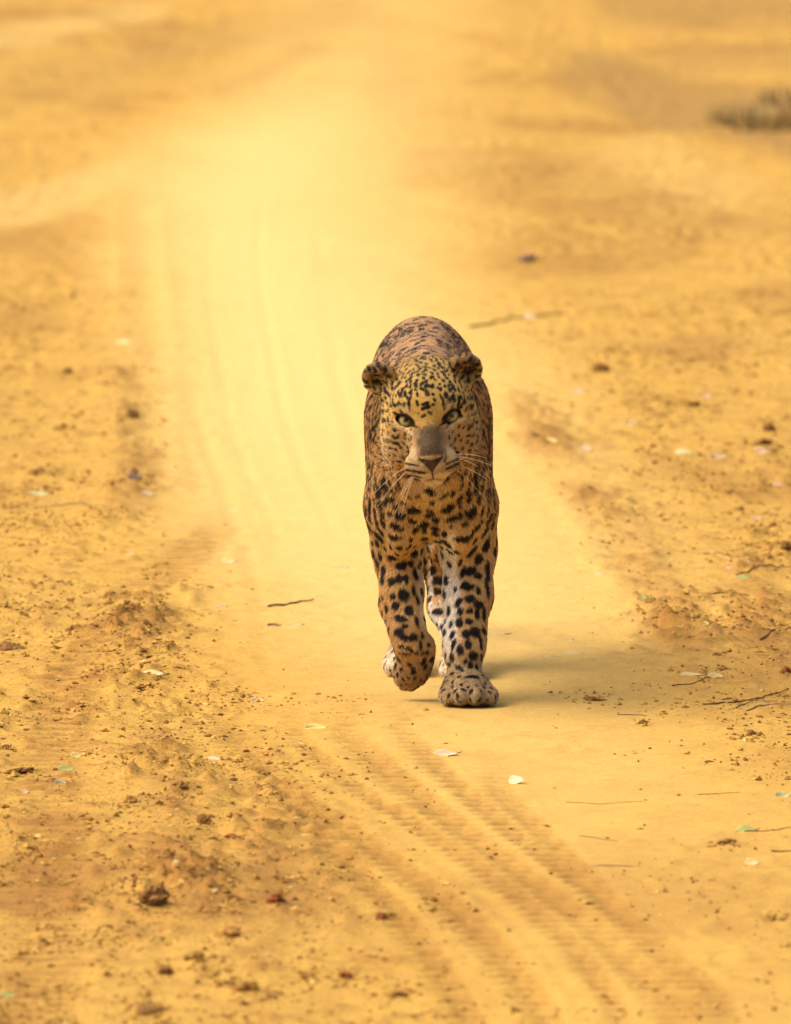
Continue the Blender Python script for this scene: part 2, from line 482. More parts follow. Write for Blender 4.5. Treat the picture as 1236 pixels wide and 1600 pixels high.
# --- lifting foreleg, paw folded under at the wrist
chain([((-0.068, 0.07, 0.34), 0.038), ((-0.056, 0.110, 0.262), 0.0355), ((-0.049, 0.085, 0.190), 0.0285),
       ((-0.041, 0.058, 0.130), 0.0230), ((-0.035, 0.050, 0.100), 0.0225)], k=0.035)
_pf = np.array([-0.16, 0.42, -0.90]); _pf /= np.linalg.norm(_pf)       # down the folded paw
_px = np.cross(_pf, np.array([0, 1.0, 0])); _px /= np.linalg.norm(_px)
_pn = np.cross(_px, _pf)
PAX = np.stack([_px, _pf, _pn], axis=1)
_wc = np.array([-0.025, 0.056, 0.099])
ell(_wc + _pf * 0.036, (0.0265, 0.046, 0.022), PAX, k=0.025)
ell(_wc + _pf * 0.024 + np.array([0.015, 0.016, -0.002]), (0.014, 0.034, 0.020), PAX, k=0.03)
for dx, df in ((-0.017, 0.054), (-0.006, 0.069), (0.007, 0.071), (0.018, 0.060)):
    ell(_wc + _pf * df + _px * dx * -1 + _pn * 0.003, (0.0100, 0.022, 0.0135), PAX, k=0.008)
# --- hind legs
def hind(x0, xk, xh, xf, yf):
    ell((x0, 0.70, 0.425), (0.043, 0.115, 0.125), k=0.05)
    chain([((x0, 0.69, 0.44), 0.066), ((xk, yf + 0.06, 0.345), 0.056), ((xh * 0.5 + xk * 0.5, yf + 0.10, 0.245), 0.042),
           ((xh, yf + 0.155, 0.185), 0.028), ((xh * 0.8 + xf * 0.2, yf + 0.10, 0.115), 0.0245), ((xf, yf + 0.045, 0.055), 0.0235)], k=0.02)
    ell((xf, yf, 0.030), (0.033, 0.050, 0.028), k=0.02)
    for dx, dy in ((-0.025, -0.018), (-0.009, -0.032), (0.009, -0.032), (0.025, -0.018)):
        ell((xf + dx, yf + dy, 0.019), (0.0120, 0.026, 0.0160), k=0.010)
hind(-0.046, -0.050, -0.064, -0.044, 0.50)
hind(0.034, 0.046, 0.020, 0.056, 0.46)

# --- head
HA = HM
ell(H(0, -0.060, 0.006), (0.070, 0.085, 0.060), HA, k=0.03)         # cranium
ell(H(0, -0.025, 0.018), (0.047, 0.045, 0.036), HA, k=0.03)         # forehead
for s in (-1, 1):
    ell(H(s * 0.047, -0.052, -0.036), (0.033, 0.045, 0.042), HA, k=0.03)   # cheek
    ell(H(s * 0.044, -0.040, -0.066), (0.034, 0.045, 0.034), HA, k=0.03)   # jowl
    ell(H(s * 0.034, -0.012, 0.0225), (0.020, 0.020, 0.012), HA, k=0.02)    # brow
    ell(H(s * 0.042, -0.016, -0.022), (0.024, 0.024, 0.016), HA, k=0.02)   # cheek bone
cone(H(0, -0.010, -0.004), H(0, 0.072, -0.035), 0.0255, 0.0175, k=0.022)    # bridge of the nose
cone(H(0, 0.000, -0.040), H(0, 0.060, -0.056), 0.038, 0.030, k=0.02)       # muzzle
for s in (-1, 1):
    ell(H(s * 0.0225, 0.060, -0.063), (0.0240, 0.027, 0.0215), HA, k=0.012)  # whisker pad
    ell(H(s * 0.0120, 0.078, -0.062), (0.0130, 0.0145, 0.0150), HA, k=0.010)
ell(H(0, 0.079, -0.039), (0.0185, 0.014, 0.0105), HA, k=0.008)              # nose
cone(H(0, -0.035, -0.070), H(0, 0.050, -0.087), 0.034, 0.0175, k=0.02)     # jaw
ell(H(0, 0.055, -0.089), (0.0170, 0.016, 0.0125), HA, k=0.010)              # chin
cone(H(-0.030, 0.070, -0.0860), H(0, 0.086, -0.0785), 0.0022, 0.0026, k=0.005, op='cut')   # mouth
cone(H(0.030, 0.070, -0.0860), H(0, 0.086, -0.0785), 0.0022, 0.0026, k=0.005, op='cut')
cone(H(0, 0.094, -0.052), H(0, 0.092, -0.077), 0.0018, 0.0018, k=0.004, op='cut')           # cleft
for s in (-1, 1):
    cone(H(s * 0.0095, 0.093, -0.042), H(s * 0.0150, 0.089, -0.046), 0.0030, 0.0022, k=0.003, op='cut')   # nostril
# ears: a cupped shell on a root
for s in (-1, 1):
    n = np.array([s * 0.42, 0.90, -0.05]); n /= np.linalg.norm(n)
    up = np.array([s * 0.42, 0.0, 0.90]); up -= n * (up @ n); up /= np.linalg.norm(up)
    sd = np.cross(up, n)
    EA = HM @ np.stack([sd, n, up], axis=1)
    c = np.array([s * 0.0735 - 0.006, -0.078, 0.051 + s * 0.001])
    cone(H(s * 0.046, -0.080, 0.022), H(*(c - up * 0.012)), 0.026, 0.019, k=0.018)
    ell(H(*c), (0.0310, 0.0140, 0.0280), EA, k=0.008)
    ell(H(*(c + n * 0.0105 - up * 0.004 + np.array([s * 0.002, 0, 0]))), (0.0250, 0.0140, 0.0210), EA, k=0.005, op='cut')
    ell(H(*(c + n * 0.001 - up * 0.010 + np.array([s * 0.005, 0, 0]))), (0.0110, 0.0125, 0.0095), EA, k=0.006, op='cut')
# eyes: lids bulge, then an almond opening, inner corner low
EYE = {}
for s in (-1, 1):
    c = np.array([s * 0.0400, -0.0080, -0.0040])
    ell(H(*(c + [0, -0.002, 0])), (0.0225, 0.0200, 0.0185), HA, k=0.012)
    ax = np.array([s * 0.86, -0.18, 0.46]); ax /= np.linalg.norm(ax)
    fw = np.array([s * 0.22, 0.92, 0.32]); fw -= ax * (fw @ ax); fw /= np.linalg.norm(fw)
    tt = np.cross(ax, fw)
    ell(H(*(c + fw * 0.012)), (0.0160, 0.0190, 0.0096), HM @ np.stack([ax, fw, tt], axis=1), k=0.004, op='cut')
    EYE[s] = (c, ax, fw, tt)

def surface_nets(F):
    S = F < 0
    nx, ny, nz = F.shape
    c = np.zeros((nx - 1, ny - 1, nz - 1), dtype=np.int8)
    corners = [(i, j, k) for i in (0, 1) for j in (0, 1) for k in (0, 1)]
    for i, j, k in corners:
        c += S[i:nx - 1 + i, j:ny - 1 + j, k:nz - 1 + k]
    act = (c > 0) & (c < 8)
    I, J, K = np.nonzero(act)
    idx = np.full(act.shape, -1, dtype=np.int32)
    idx[I, J, K] = np.arange(len(I))
    acc = np.zeros((len(I), 3)); cnt = np.zeros(len(I))
    G = (GX, GY, GZ)
    for axis in range(3):
        for o1 in (0, 1):
            for o2 in (0, 1):
                a = [0, 0, 0]
                others = [q for q in range(3) if q != axis]
                a[others[0]] = o1; a[others[1]] = o2
                b = list(a); b[axis] = 1
                fa = F[I + a[0], J + a[1], K + a[2]]; fb = F[I + b[0], J + b[1], K + b[2]]
                m = (fa < 0) != (fb < 0)
                t = fa / np.where(m, fa - fb, 1.0)
                base = (I, J, K)
                co = [None] * 3
                for q in range(3):
                    g0 = G[q][base[q] + a[q]]; g1 = G[q][base[q] + b[q]]
                    co[q] = g0 + (g1 - g0) * t
                for q in range(3):
                    acc[:, q] += np.where(m, co[q], 0.0)
                cnt += m
    V = acc / cnt[:, None]
    quads = []
    # edges along each axis make a quad of the four cells round them
    for axis in range(3):
        sa = [slice(0, n) for n in F.shape]; sb = [slice(0, n) for n in F.shape]
        sa[axis] = slice(0, F.shape[axis] - 1); sb[axis] = slice(1, F.shape[axis])
        A = S[tuple(sa)]; B = S[tuple(sb)]
        E = np.argwhere(A != B)
        o = [q for q in range(3) if q != axis]
        ok = (E[:, o[0]] > 0) & (E[:, o[1]] > 0) & (E[:, o[0]] < F.shape[o[0]] - 1) & (E[:, o[1]] < F.shape[o[1]] - 1)
        E = E[ok]
        inside_first = A[E[:, 0], E[:, 1], E[:, 2]]
        def cell(d0, d1):
            e = E.copy(); e[:, o[0]] -= d0; e[:, o[1]] -= d1
            return idx[e[:, 0], e[:, 1], e[:, 2]]
        q = np.stack([cell(1, 1), cell(0, 1), cell(0, 0), cell(1, 0)], axis=1)
        flip = inside_first if axis != 1 else ~inside_first
        q[~flip] = q[~flip][:, ::-1]
        quads.append(q)
    return V, np.concatenate(quads)

LV, LQ = surface_nets(FIELD)
del FIELD

def vert_normals(V, Q):
    n = np.cross(V[Q[:, 2]] - V[Q[:, 0]], V[Q[:, 3]] - V[Q[:, 1]])
    N = np.zeros_like(V)
    for c in range(4):
        for a in range(3):
            N[:, a] += np.bincount(Q[:, c], weights=n[:, a], minlength=len(V))
    return N / (np.linalg.norm(N, axis=1, keepdims=True) + 1e-12)

def relax(V, Q, it, w=0.5):
    for _ in range(it):
        S = np.zeros_like(V); C = np.zeros(len(V))
        for a, b in ((0, 1), (1, 2), (2, 3), (3, 0)):
            for q in range(3):
                S[:, q] += np.bincount(Q[:, a], weights=V[Q[:, b], q], minlength=len(V))
                S[:, q] += np.bincount(Q[:, b], weights=V[Q[:, a], q], minlength=len(V))
            C += np.bincount(Q[:, a], minlength=len(V)) + np.bincount(Q[:, b], minlength=len(V))
        V = V + w * (S / C[:, None] - V)
    return V
LV = relax(LV, LQ, 2, 0.4)
LN = vert_normals(LV, LQ)

# --- where on the body each vertex is
HQ = to_head(LV)                         # head coordinates
HW = face_w(HQ)
X_, Y_, Z_ = LV[:, 0], LV[:, 1], LV[:, 2]
head = sstep(-0.150, -0.100, HQ[:, 1]) * sstep(-0.135, -0.105, HQ[:, 2])
head *= (Y_ < 0.0)
leg = 1 - sstep(0.27, 0.36, Z_)
leg[(Y_ > 0.90)] = 0
paw = 1 - sstep(0.055, 0.10, Z_)
paw[(Y_ > 0.90)] = 0
hindp = sstep(0.28, 0.36, Y_)
tail = (Y_ > 0.90).astype(float)
N_A = vnoise(LV[:, 0] * 40, LV[:, 1] * 40, LV[:, 2] * 40, 3)
N_B = vnoise(LV[:, 0] * 110, LV[:, 1] * 110, LV[:, 2] * 110, 5)
N_C = vnoise(LV[:, 0] * 260, LV[:, 1] * 260, LV[:, 2] * 260, 9)

# --- coat colour
TAWNY = np.array([0.495, 0.282, 0.084]); GOLD = np.array([0.530, 0.345, 0.085]); CREAM = np.array([0.720, 0.610, 0.430])
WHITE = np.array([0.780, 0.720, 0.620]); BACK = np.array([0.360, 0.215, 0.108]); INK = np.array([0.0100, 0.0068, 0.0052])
PAWC = np.array([0.390, 0.285, 0.150]); RUST = np.array([0.440, 0.240, 0.070])
fore_ = 1 - hindp
coat = np.tile(TAWNY, (len(LV), 1))
def paint(mask, col):
    global coat
    m = np.clip(mask, 0, 1)[:, None]
    coat = coat * (1 - m) + np.asarray(col) * m

paint(0.45 * sstep(-0.3, 0.6, N_A), RUST)
paint(sstep(0.47, 0.56, Z_) * sstep(0.02, 0.14, Y_) * (0.7 + 0.3 * N_A), BACK)  # back coat greyed a little, painting in some of the sky's sheen
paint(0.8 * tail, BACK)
paint((1 - head) * sstep(0.05, -0.05, Y_ - 0.02) * sstep(0.036, 0.012, np.abs(X_ - 0.004 - 0.10 * (0.43 - Z_) * 0.5) + 0.012 * N_B) * sstep(0.335, 0.375, Z_) * sstep(0.47, 0.45, Z_) * 0.95, CREAM)   # breast
paint((1 - head) * sstep(0.55, 0.85, -LN[:, 2]) * sstep(0.2, 0.3, Z_) * sstep(0.06, 0.16, Y_), WHITE)        # belly
BUFF = np.array([0.610, 0.420, 0.185])
paint(0.75 * (1 - head) * sstep(0.10, 0.0, Y_) * sstep(0.46, 0.41, Z_) * sstep(0.20, 0.28, Z_) * (0.85 + 0.25 * N_A), BUFF)
paint(0.70 * fore_ * (X_ > 0) * leg, BUFF)
paint(0.25 * fore_ * (X_ < 0) * leg, BUFF)
side = np.where(X_ > 0, -1.0, 1.0)
inner = LN[:, 0] * side
fore = 1 - hindp
paint(leg * fore * (X_ > 0) * sstep(0.02, 0.045, Z_) * sstep(0.12, 0.50, inner - 0.25 * np.clip(LN[:, 1], 0, 1) + 0.16 * N_A) * sstep(0.05, 0.12, Z_) , WHITE)
paint(0.85 * leg * fore * (X_ < 0) * sstep(0.62, 0.85, inner + 0.12 * N_A) * sstep(0.10, 0.16, Z_), CREAM)
paint(leg * hindp * sstep(0.10, 0.55, inner + 0.15 * N_A + 0.45) * sstep(0.135, 0.10, Z_ + 0.02 * N_A), CREAM)
paint(0.9 * leg * hindp * sstep(0.55, 0.85, inner + 0.12 * N_A) * sstep(0.40, 0.32, Z_), WHITE)
paint(0.75 * paw * fore * (X_ > 0), PAWC)
paint(0.5 * paw * fore * (X_ < 0), (0.30, 0.18, 0.07))
paint(0.9 * paw * hindp, CREAM)

# face ground colours, laid out on the face from straight ahead (u across, w up)
U_ = HQ[:, 0]; au = np.abs(U_); F_ = HQ[:, 1]
front = head * sstep(-0.115, -0.075, F_)
paint(head * sstep(-0.155, -0.12, F_) * sstep(-0.03, 0.0, HW), GOLD)
paint(front * sstep(-0.035, -0.02, HW) * sstep(0.05, 0.03, HW) * sstep(0.045, 0.06, au), GOLD * 1.08)
bridge = head * sstep(0.0270, 0.0140, au + 0.003 * N_B) * sstep(-0.006, -0.024, HW) * sstep(-0.078, -0.066, HW) * (F_ > 0)
paint(head * (F_ > 0.005) * sstep(0.046, 0.030, au) * sstep(-0.012, -0.028, HW) * sstep(-0.076, -0.062, HW) * 0.8, (0.260, 0.162, 0.068))
paint(bridge * 0.92, (0.080, 0.050, 0.024))
paint(front * sstep(0.020, 0.028, au) * sstep(0.050, 0.042, au) * sstep(-0.045, -0.056, HW) * sstep(-0.072, -0.066, HW) * 0.35, CREAM)
paint(front * sstep(0.052, 0.046, au) * sstep(-0.066, -0.072, HW) * sstep(0.02, 0.04, F_), (0.380, 0.250, 0.102))   # pads
paint(front * sstep(-0.095, -0.100, HW) * (F_ > 0.0) * 0.7, CREAM)                                          # chin
paint(front * sstep(0.03, 0.05, U_) * sstep(-0.010, -0.022, HW) * sstep(-0.075, -0.06, HW) * 0.6, RUST)
paint(front * sstep(0.022, 0.034, au) * sstep(-0.012, -0.024, HW) * sstep(-0.09, -0.07, HW) * 0.55, (0.58, 0.42, 0.19))
# ears: brown backs and rims, tan hair inside
for s in (-1, 1):
    e = np.array([s * 0.0735 - 0.006, -0.078, 0.051 + s * 0.001])
    de = np.linalg.norm(HQ - e, axis=1)
    m = sstep(0.034, 0.026, de) * head
    paint(m * sstep(0.050, 0.058, HQ[:, 2]) * 0.9, (0.360, 0.215, 0.088))
    paint(m * sstep(0.3, -0.2, (LN @ HM)[:, 1]), (0.190, 0.108, 0.050))
    paint(m * sstep(0.013, 0.007, np.linalg.norm((HQ - e - np.array([s * 0.006, 0.0, -0.008])) * [1, 0.5, 1.2], axis=1)), (0.028, 0.016, 0.010))

# --- spots: centre, two radii along the skin, softness
SPOTS = []           # (position, normal, axis, r1, r2, darkness)
vkd = kdtree.KDTree(len(LV))
for i in range(0, len(LV)):
    vkd.insert(LV[i], i)
vkd.balance()

def add_spot(i, r1, r2, ang, dark=1.0, up=(0, 0, 1.0)):
    n = LN[i]
    upv = np.asarray(up, float); e2 = upv - n * (upv @ n)
    if np.linalg.norm(e2) < 0.15:
        e2 = np.array([0, 1.0, 0]); e2 = e2 - n * (e2 @ n)
    e2 /= np.linalg.norm(e2); e1 = np.cross(e2, n)
    a = e1 * math.cos(ang) + e2 * math.sin(ang)
    SPOTS.append((LV[i].copy(), n, a, r1, r2, dark))

# chart of the marks that can be told apart: (x, height on the front view, r along, r across, turn, fore/hind)
CHART = [
    (-0.0262, 0.3448, 0.0093, 0.0072, 0.17, 0), (-0.051, 0.333, 0.0079, 0.0058, 0.0, 0), (-0.0603, 0.3155, 0.0079, 0.0062, -0.52, 0), (-0.0304, 0.3248, 0.0087, 0.0045, -0.49, 0),
    (0.0296, 0.3475, 0.0112, 0.0079, 0.7, 0), (0.041, 0.3289, 0.0116, 0.005, 0.38, 0), (0.0695, 0.3392, 0.0103, 0.0087, 0.79, 0), (0.0513, 0.364, 0.0058, 0.0079, 0.0, 0),
    (0.0234, 0.3682, 0.0074, 0.0037, 0.73, 0), (0.0616, 0.3196, 0.0056, 0.0041, 0.61, 0), (0.0823, 0.3155, 0.0128, 0.0058, 0.91, 0), (0.0089, 0.3124, 0.0062, 0.0062, 0.0, 0),
    (0.0596, 0.2917, 0.0145, 0.0058, 0.24, 0), (0.0895, 0.3434, 0.0041, 0.0079, 0.0, 0), (0.0668, 0.364, 0.0037, 0.0066, 0.0, 0), (-0.019, 0.3682, 0.0054, 0.0033, -0.26, 0),
    (-0.0438, 0.3558, 0.005, 0.0033, 0.26, 0), (-0.0583, 0.3506, 0.0041, 0.0035, 0.0, 0), (0.0544, 0.3868, 0.0035, 0.0056, 0.0, 0), (0.0637, 0.3775, 0.0041, 0.0048, 0.0, 0),
    (0.0389, 0.3723, 0.0035, 0.0054, 0.0, 0), (-0.0686, 0.3372, 0.0037, 0.0041, 0.0, 0), (-0.0355, 0.3661, 0.0031, 0.0025, 0.0, 0), (0.0513, 0.3506, 0.0029, 0.0025, 0.0, 0),
    (0.0358, 0.3134, 0.0029, 0.0019, 0.0, 0), (-0.0655, 0.2607, 0.0083, 0.0066, 0.0, 0), (-0.0872, 0.2627, 0.0041, 0.0087, 0.0, 0), (-0.049, 0.2472, 0.0095, 0.0074, 0.26, 0),
    (-0.0273, 0.2679, 0.0099, 0.0062, -0.35, 0), (-0.0903, 0.2979, 0.0083, 0.0103, 0.0, 0), (-0.0624, 0.2948, 0.0124, 0.005, -0.26, 0), (-0.0531, 0.2762, 0.0058, 0.0045, 0.0, 0),
    (-0.0769, 0.2762, 0.0029, 0.0041, 0.0, 0), (0.0461, 0.2689, 0.0062, 0.0058, 0.0, 0), (0.013, 0.2875, 0.0058, 0.0054, 0.0, 0), (0.0286, 0.2844, 0.007, 0.0108, 0.0, 0),
    (0.0709, 0.2369, 0.0083, 0.0062, 0.0, 0), (0.0348, 0.2483, 0.0045, 0.0058, 0.52, 0), (0.0534, 0.2514, 0.0079, 0.0025, 1.05, 0), (0.0844, 0.2576, 0.0074, 0.0074, 0.0, 0),
    (0.0999, 0.2379, 0.0062, 0.0165, 0.0, 0), (0.074, 0.271, 0.005, 0.0093, -0.35, 0), (0.0989, 0.2834, 0.0062, 0.0124, 0.0, 0), (-0.0335, 0.2503, 0.005, 0.0062, 0.0, 0),
    (-0.049, 0.3103, 0.0045, 0.0033, 0.0, 0), (0.0823, 0.364, 0.0037, 0.0066, 0.0, 0), (-0.0087, 0.2917, 0.0054, 0.007, 0.0, 0), (-0.0097, 0.3062, 0.0041, 0.0033, 0.0, 0),
    (0.0587, 0.2339, 0.0032, 0.0091, -0.35, 0), (0.071, 0.2363, 0.0087, 0.0059, 0.0, 0), (0.0844, 0.228, 0.0071, 0.0059, 0.0, 0), (0.0587, 0.2122, 0.0036, 0.0079, -0.52, 0),
    (0.0696, 0.2076, 0.0071, 0.0055, 0.0, 0), (0.0993, 0.2072, 0.0051, 0.0158, 0.0, 0), (0.0844, 0.2007, 0.0044, 0.0071, 0.0, 0), (0.0508, 0.1841, 0.004, 0.0087, -0.52, 0),
    (0.0706, 0.1875, 0.0083, 0.0055, 0.0, 0), (0.0854, 0.177, 0.0083, 0.0071, 0.0, 0), (0.0528, 0.1667, 0.0051, 0.0059, -0.44, 0), (0.0682, 0.1657, 0.0055, 0.0055, 0.0, 0),
    (0.0825, 0.1608, 0.0047, 0.0075, 0.0, 0), (0.0518, 0.1459, 0.0055, 0.0079, 0.0, 0), (0.0682, 0.1473, 0.0059, 0.0047, 0.0, 0), (0.0382, 0.1445, 0.0028, 0.0055, 0.0, 0),
    (0.039, 0.1242, 0.004, 0.0075, -0.44, 0), (0.0627, 0.1271, 0.0067, 0.0067, 0.0, 0), (0.0781, 0.1311, 0.0087, 0.0091, 0.0, 0), (0.0429, 0.1093, 0.0034, 0.0091, -0.17, 0),
    (0.0538, 0.0994, 0.0049, 0.0083, 0.0, 0), (0.0676, 0.1074, 0.0049, 0.0079, 0.0, 0), (0.0765, 0.0896, 0.0079, 0.0071, 0.0, 0), (0.034, 0.0737, 0.004, 0.0036, 0.0, 0),
    (0.0528, 0.0654, 0.0099, 0.0034, -0.61, 0), (0.0617, 0.0777, 0.004, 0.0036, 0.0, 0), (0.0706, 0.0714, 0.0044, 0.0063, 0.0, 0), (0.039, 0.0565, 0.0044, 0.0036, 0.0, 0),
    (0.0746, 0.0506, 0.0099, 0.0038, -0.09, 0), (0.0815, 0.0698, 0.0032, 0.0059, 0.0, 0), (0.0943, 0.1608, 0.004, 0.0119, 0.0, 0), (0.0884, 0.1113, 0.0032, 0.0099, 0.0, 0),
    (0.0439, 0.2033, 0.0024, 0.0051, 0.0, 0), (-0.054, 0.2221, 0.0059, 0.0079, 0.0, 0), (-0.0398, 0.2221, 0.0036, 0.0075, 0.0, 0), (-0.0669, 0.2161, 0.0063, 0.0059, 0.0, 0),
    (-0.0451, 0.1954, 0.0083, 0.0099, 0.0, 0), (-0.0659, 0.1924, 0.0049, 0.0049, 0.0, 0), (-0.0599, 0.1766, 0.0063, 0.0069, 0.0, 0), (-0.0362, 0.1683, 0.0083, 0.0083, 0.0, 0),
    (-0.052, 0.1524, 0.0115, 0.0047, -0.17, 0), (-0.0421, 0.14, 0.004, 0.0036, 0.0, 0), (-0.054, 0.1291, 0.0089, 0.0067, 0.0, 0), (-0.0313, 0.1212, 0.0083, 0.0063, 0.0, 0),
    (-0.0441, 0.1212, 0.0059, 0.0044, 0.0, 0), (-0.0164, 0.1074, 0.0026, 0.0079, 0.0, 0), (-0.0026, 0.1093, 0.0044, 0.0036, 0.0, 0), (0.0034, 0.0836, 0.0067, 0.0055, 0.0, 0),
    (-0.0135, 0.1252, 0.0032, 0.0071, 0.0, 0), (-0.0441, 0.1024, 0.0119, 0.002, -0.14, 0), (-0.0283, 0.0955, 0.0109, 0.002, -0.35, 0), (-0.0441, 0.0915, 0.0099, 0.0018, -0.17, 0),
    (-0.0224, 0.1489, 0.0036, 0.0099, 0.0, 0), (-0.0283, 0.2043, 0.0028, 0.0079, 0.0, 0), (-0.0135, 0.0935, 0.0044, 0.0028, 0.0, 0), (-0.0055, 0.0945, 0.0036, 0.0028, 0.0, 0),
    (-0.054, 0.2438, 0.0079, 0.0044, 0.0, 0), (-0.0898, 0.2114, 0.0049, 0.0057, 0.0, 1), (-0.0868, 0.1932, 0.0041, 0.0105, 0.0, 1), (-0.0837, 0.1664, 0.0036, 0.0045, 0.0, 1),
    (-0.0785, 0.137, 0.0036, 0.0032, 0.0, 1), (-0.0683, 0.1161, 0.0032, 0.0032, 0.0, 1), (-0.0878, 0.2398, 0.0069, 0.0101, -0.35, 1), (0.0176, 0.2256, 0.0081, 0.0093, 0.35, 1),
    (0.0146, 0.2053, 0.0089, 0.0061, -0.7, 1), (0.0014, 0.1921, 0.0061, 0.0053, -0.52, 1), (0.0166, 0.1688, 0.0126, 0.0049, 0.0, 1), (-0.0057, 0.2418, 0.0061, 0.0061, 0.0, 1),
    (0.0166, 0.1212, 0.0053, 0.0041, 0.0, 1), (0.0237, 0.109, 0.0045, 0.0061, 0.0, 1), (0.0095, 0.1404, 0.0049, 0.0049, 0.0, 1), (0.0237, 0.1404, 0.0057, 0.0053, 0.0, 1),
    (-0.0047, 0.1465, 0.0024, 0.0049, 0.0, 1), (0.0004, 0.1648, 0.0032, 0.0041, 0.0, 1), (0.0338, 0.2499, 0.0061, 0.0081, 0.0, 1),
]
FV = Z_ * 0.9938 + Y_ * 0.1113                      # front-view height
facing = (-LN[:, 1] * 0.9938 + LN[:, 2] * 0.1113) > 0.12
for (x, v, r1, r2, ang, cls) in CHART:
    ok = facing & ((Y_ < 0.30) if cls == 0 else (Y_ > 0.30)) & (head < 0.5)
    cand = np.nonzero(ok & (np.abs(X_ - x) < 0.012) & (np.abs(FV - v) < 0.012))[0]
    if len(cand) == 0:
        continue
    sc_ = (X_[cand] - x) ** 2 + (FV[cand] - v) ** 2 + 2e-4 * (Y_[cand] - Y_[cand].min())
    add_spot(cand[np.argmin(sc_)], r1 * (1.42 if v > 0.27 else 1.30) + 0.0006, r2 * (1.50 if v > 0.27 else 1.30) + 0.0006, ang)

chart_pts = [s[0] for s in SPOTS]
def near_chart(p, d):
    return any((p - c) @ (p - c) < d * d for c in chart_pts)

def spacing_at(i):
    x, y, z = LV[i]
    if head[i] > 0.5:
        f, w, a = HQ[i, 1], HW[i], abs(HQ[i, 0])
        if (f > 0.004 and a < 0.030) or f > 0.036: return None
        return (0.0092 if w > 0.02 else 0.0100), (0.0056 if w > 0.02 else 0.0047), 0.66, 'dot'
    if y > 0.90: return 0.030, 0.011, 0.8, 'dot'
    if z < 0.055: return 0.0115, 0.0046, 0.7, 'dot'
    if z < 0.30: return (0.0190 if z > 0.11 else 0.0150), (0.0090 if z > 0.11 else 0.0070), 0.75, 'dot'
    if y < 0.02 and z > 0.36 and abs(x) < 0.135:
        if z < 0.43 and abs(x) < 0.05: return 0.022, 0.0090, 0.72, 'dot'
        return 0.0125, 0.0076, 0.72, 'dot'
    if y < 0.16: return 0.0165, 0.0100, 0.75, 'dot'
    if abs(x + 0.008) < 0.022 and z > 0.55: return 0.024, 0.0112, 0.6, 'dot'
    return 0.0255, 0.0098, 0.8, 'rosette'

order = RNG.permutation(len(LV))[:60000]
cell = {}
def hashed(p): return (int(p[0] // 0.05), int(p[1] // 0.05), int(p[2] // 0.05))
def too_close(p, s):
    hx, hy, hz = hashed(p)
    for i in (-1, 0, 1):
        for j in (-1, 0, 1):
            for k in (-1, 0, 1):
                for (q, sq) in cell.get((hx + i, hy + j, hz + k), ()):
                    d = max(s, sq)
                    if (p[0] - q[0]) ** 2 + (p[1] - q[1]) ** 2 + (p[2] - q[2]) ** 2 < d * d:
                        return True
    return False
for s in SPOTS:
    cell.setdefault(hashed(s[0]), []).append((s[0], max(s[3], s[4]) * 1.55 + 0.002))
fills = []
for i in order:
    info = spacing_at(i)
    if info is None: continue
    sp, r, asp, kind = info
    p = LV[i]
    if too_close(p, sp): continue
    cell.setdefault(hashed(p), []).append((p, sp))
    fills.append((i, sp, r, asp, kind))
for i, sp, r, asp, kind in fills:
    jit = random.uniform(0.78, 1.25)
    if kind == 'dot':
        up = HT - HF * 0.5 if head[i] > 0.5 else (0, 0, 1.0)
        ang = math.pi / 2 + random.gauss(0, 0.5)
        if head[i] > 0.5 and HW[i] > 0.0:
            ang = math.pi / 2 - 9.0 * HQ[i, 0] + random.gauss(0, 0.35)
        add_spot(i, r * jit * 1.15, r * jit * asp, ang, 1.0, up)
    else:
        n = LN[i]
        e = np.array([0, 1.0, 0]); e = e - n * (e @ n); e /= (np.linalg.norm(e) + 1e-9); g = np.cross(n, e)
        k0 = random.uniform(0, 6.3); m = random.choice((4, 5, 5))
        for q in range(m):
            a = k0 + q * 2 * math.pi / m + random.uniform(-0.2, 0.2)
            R = r * random.uniform(0.85, 1.1)
            pos = LV[i] + (e * math.cos(a) * 1.15 + g * math.sin(a)) * R
            _, j, _ = vkd.find(pos)
            add_spot(j, 0.0086 * jit, 0.0064 * jit, random.uniform(0, 3.1), 1.0)
            SPOTS[-1] = SPOTS[-1][:2] + (np.cross(n, (pos - LV[i]) / R),) + SPOTS[-1][3:]

ink = np.zeros(len(LV))
for (c, n, a, r1, r2, dk) in SPOTS:
    rng = vkd.find_range(c, max(r1, r2) * 1.6)
    if not rng: continue
    ii = np.array([q[1] for q in rng])
    d = LV[ii] - c
    b = np.cross(n, a)
    dd = np.sqrt((d @ a / r1) ** 2 + (d @ b / r2) ** 2 + (d @ n / (1.6 * max(r1, r2))) ** 2)
    dd = dd + 0.20 * N_B[ii] + 0.16 * N_C[ii]
    ink[ii] = np.maximum(ink[ii], dk * (1 - sstep(0.72, 1.10, dd)))

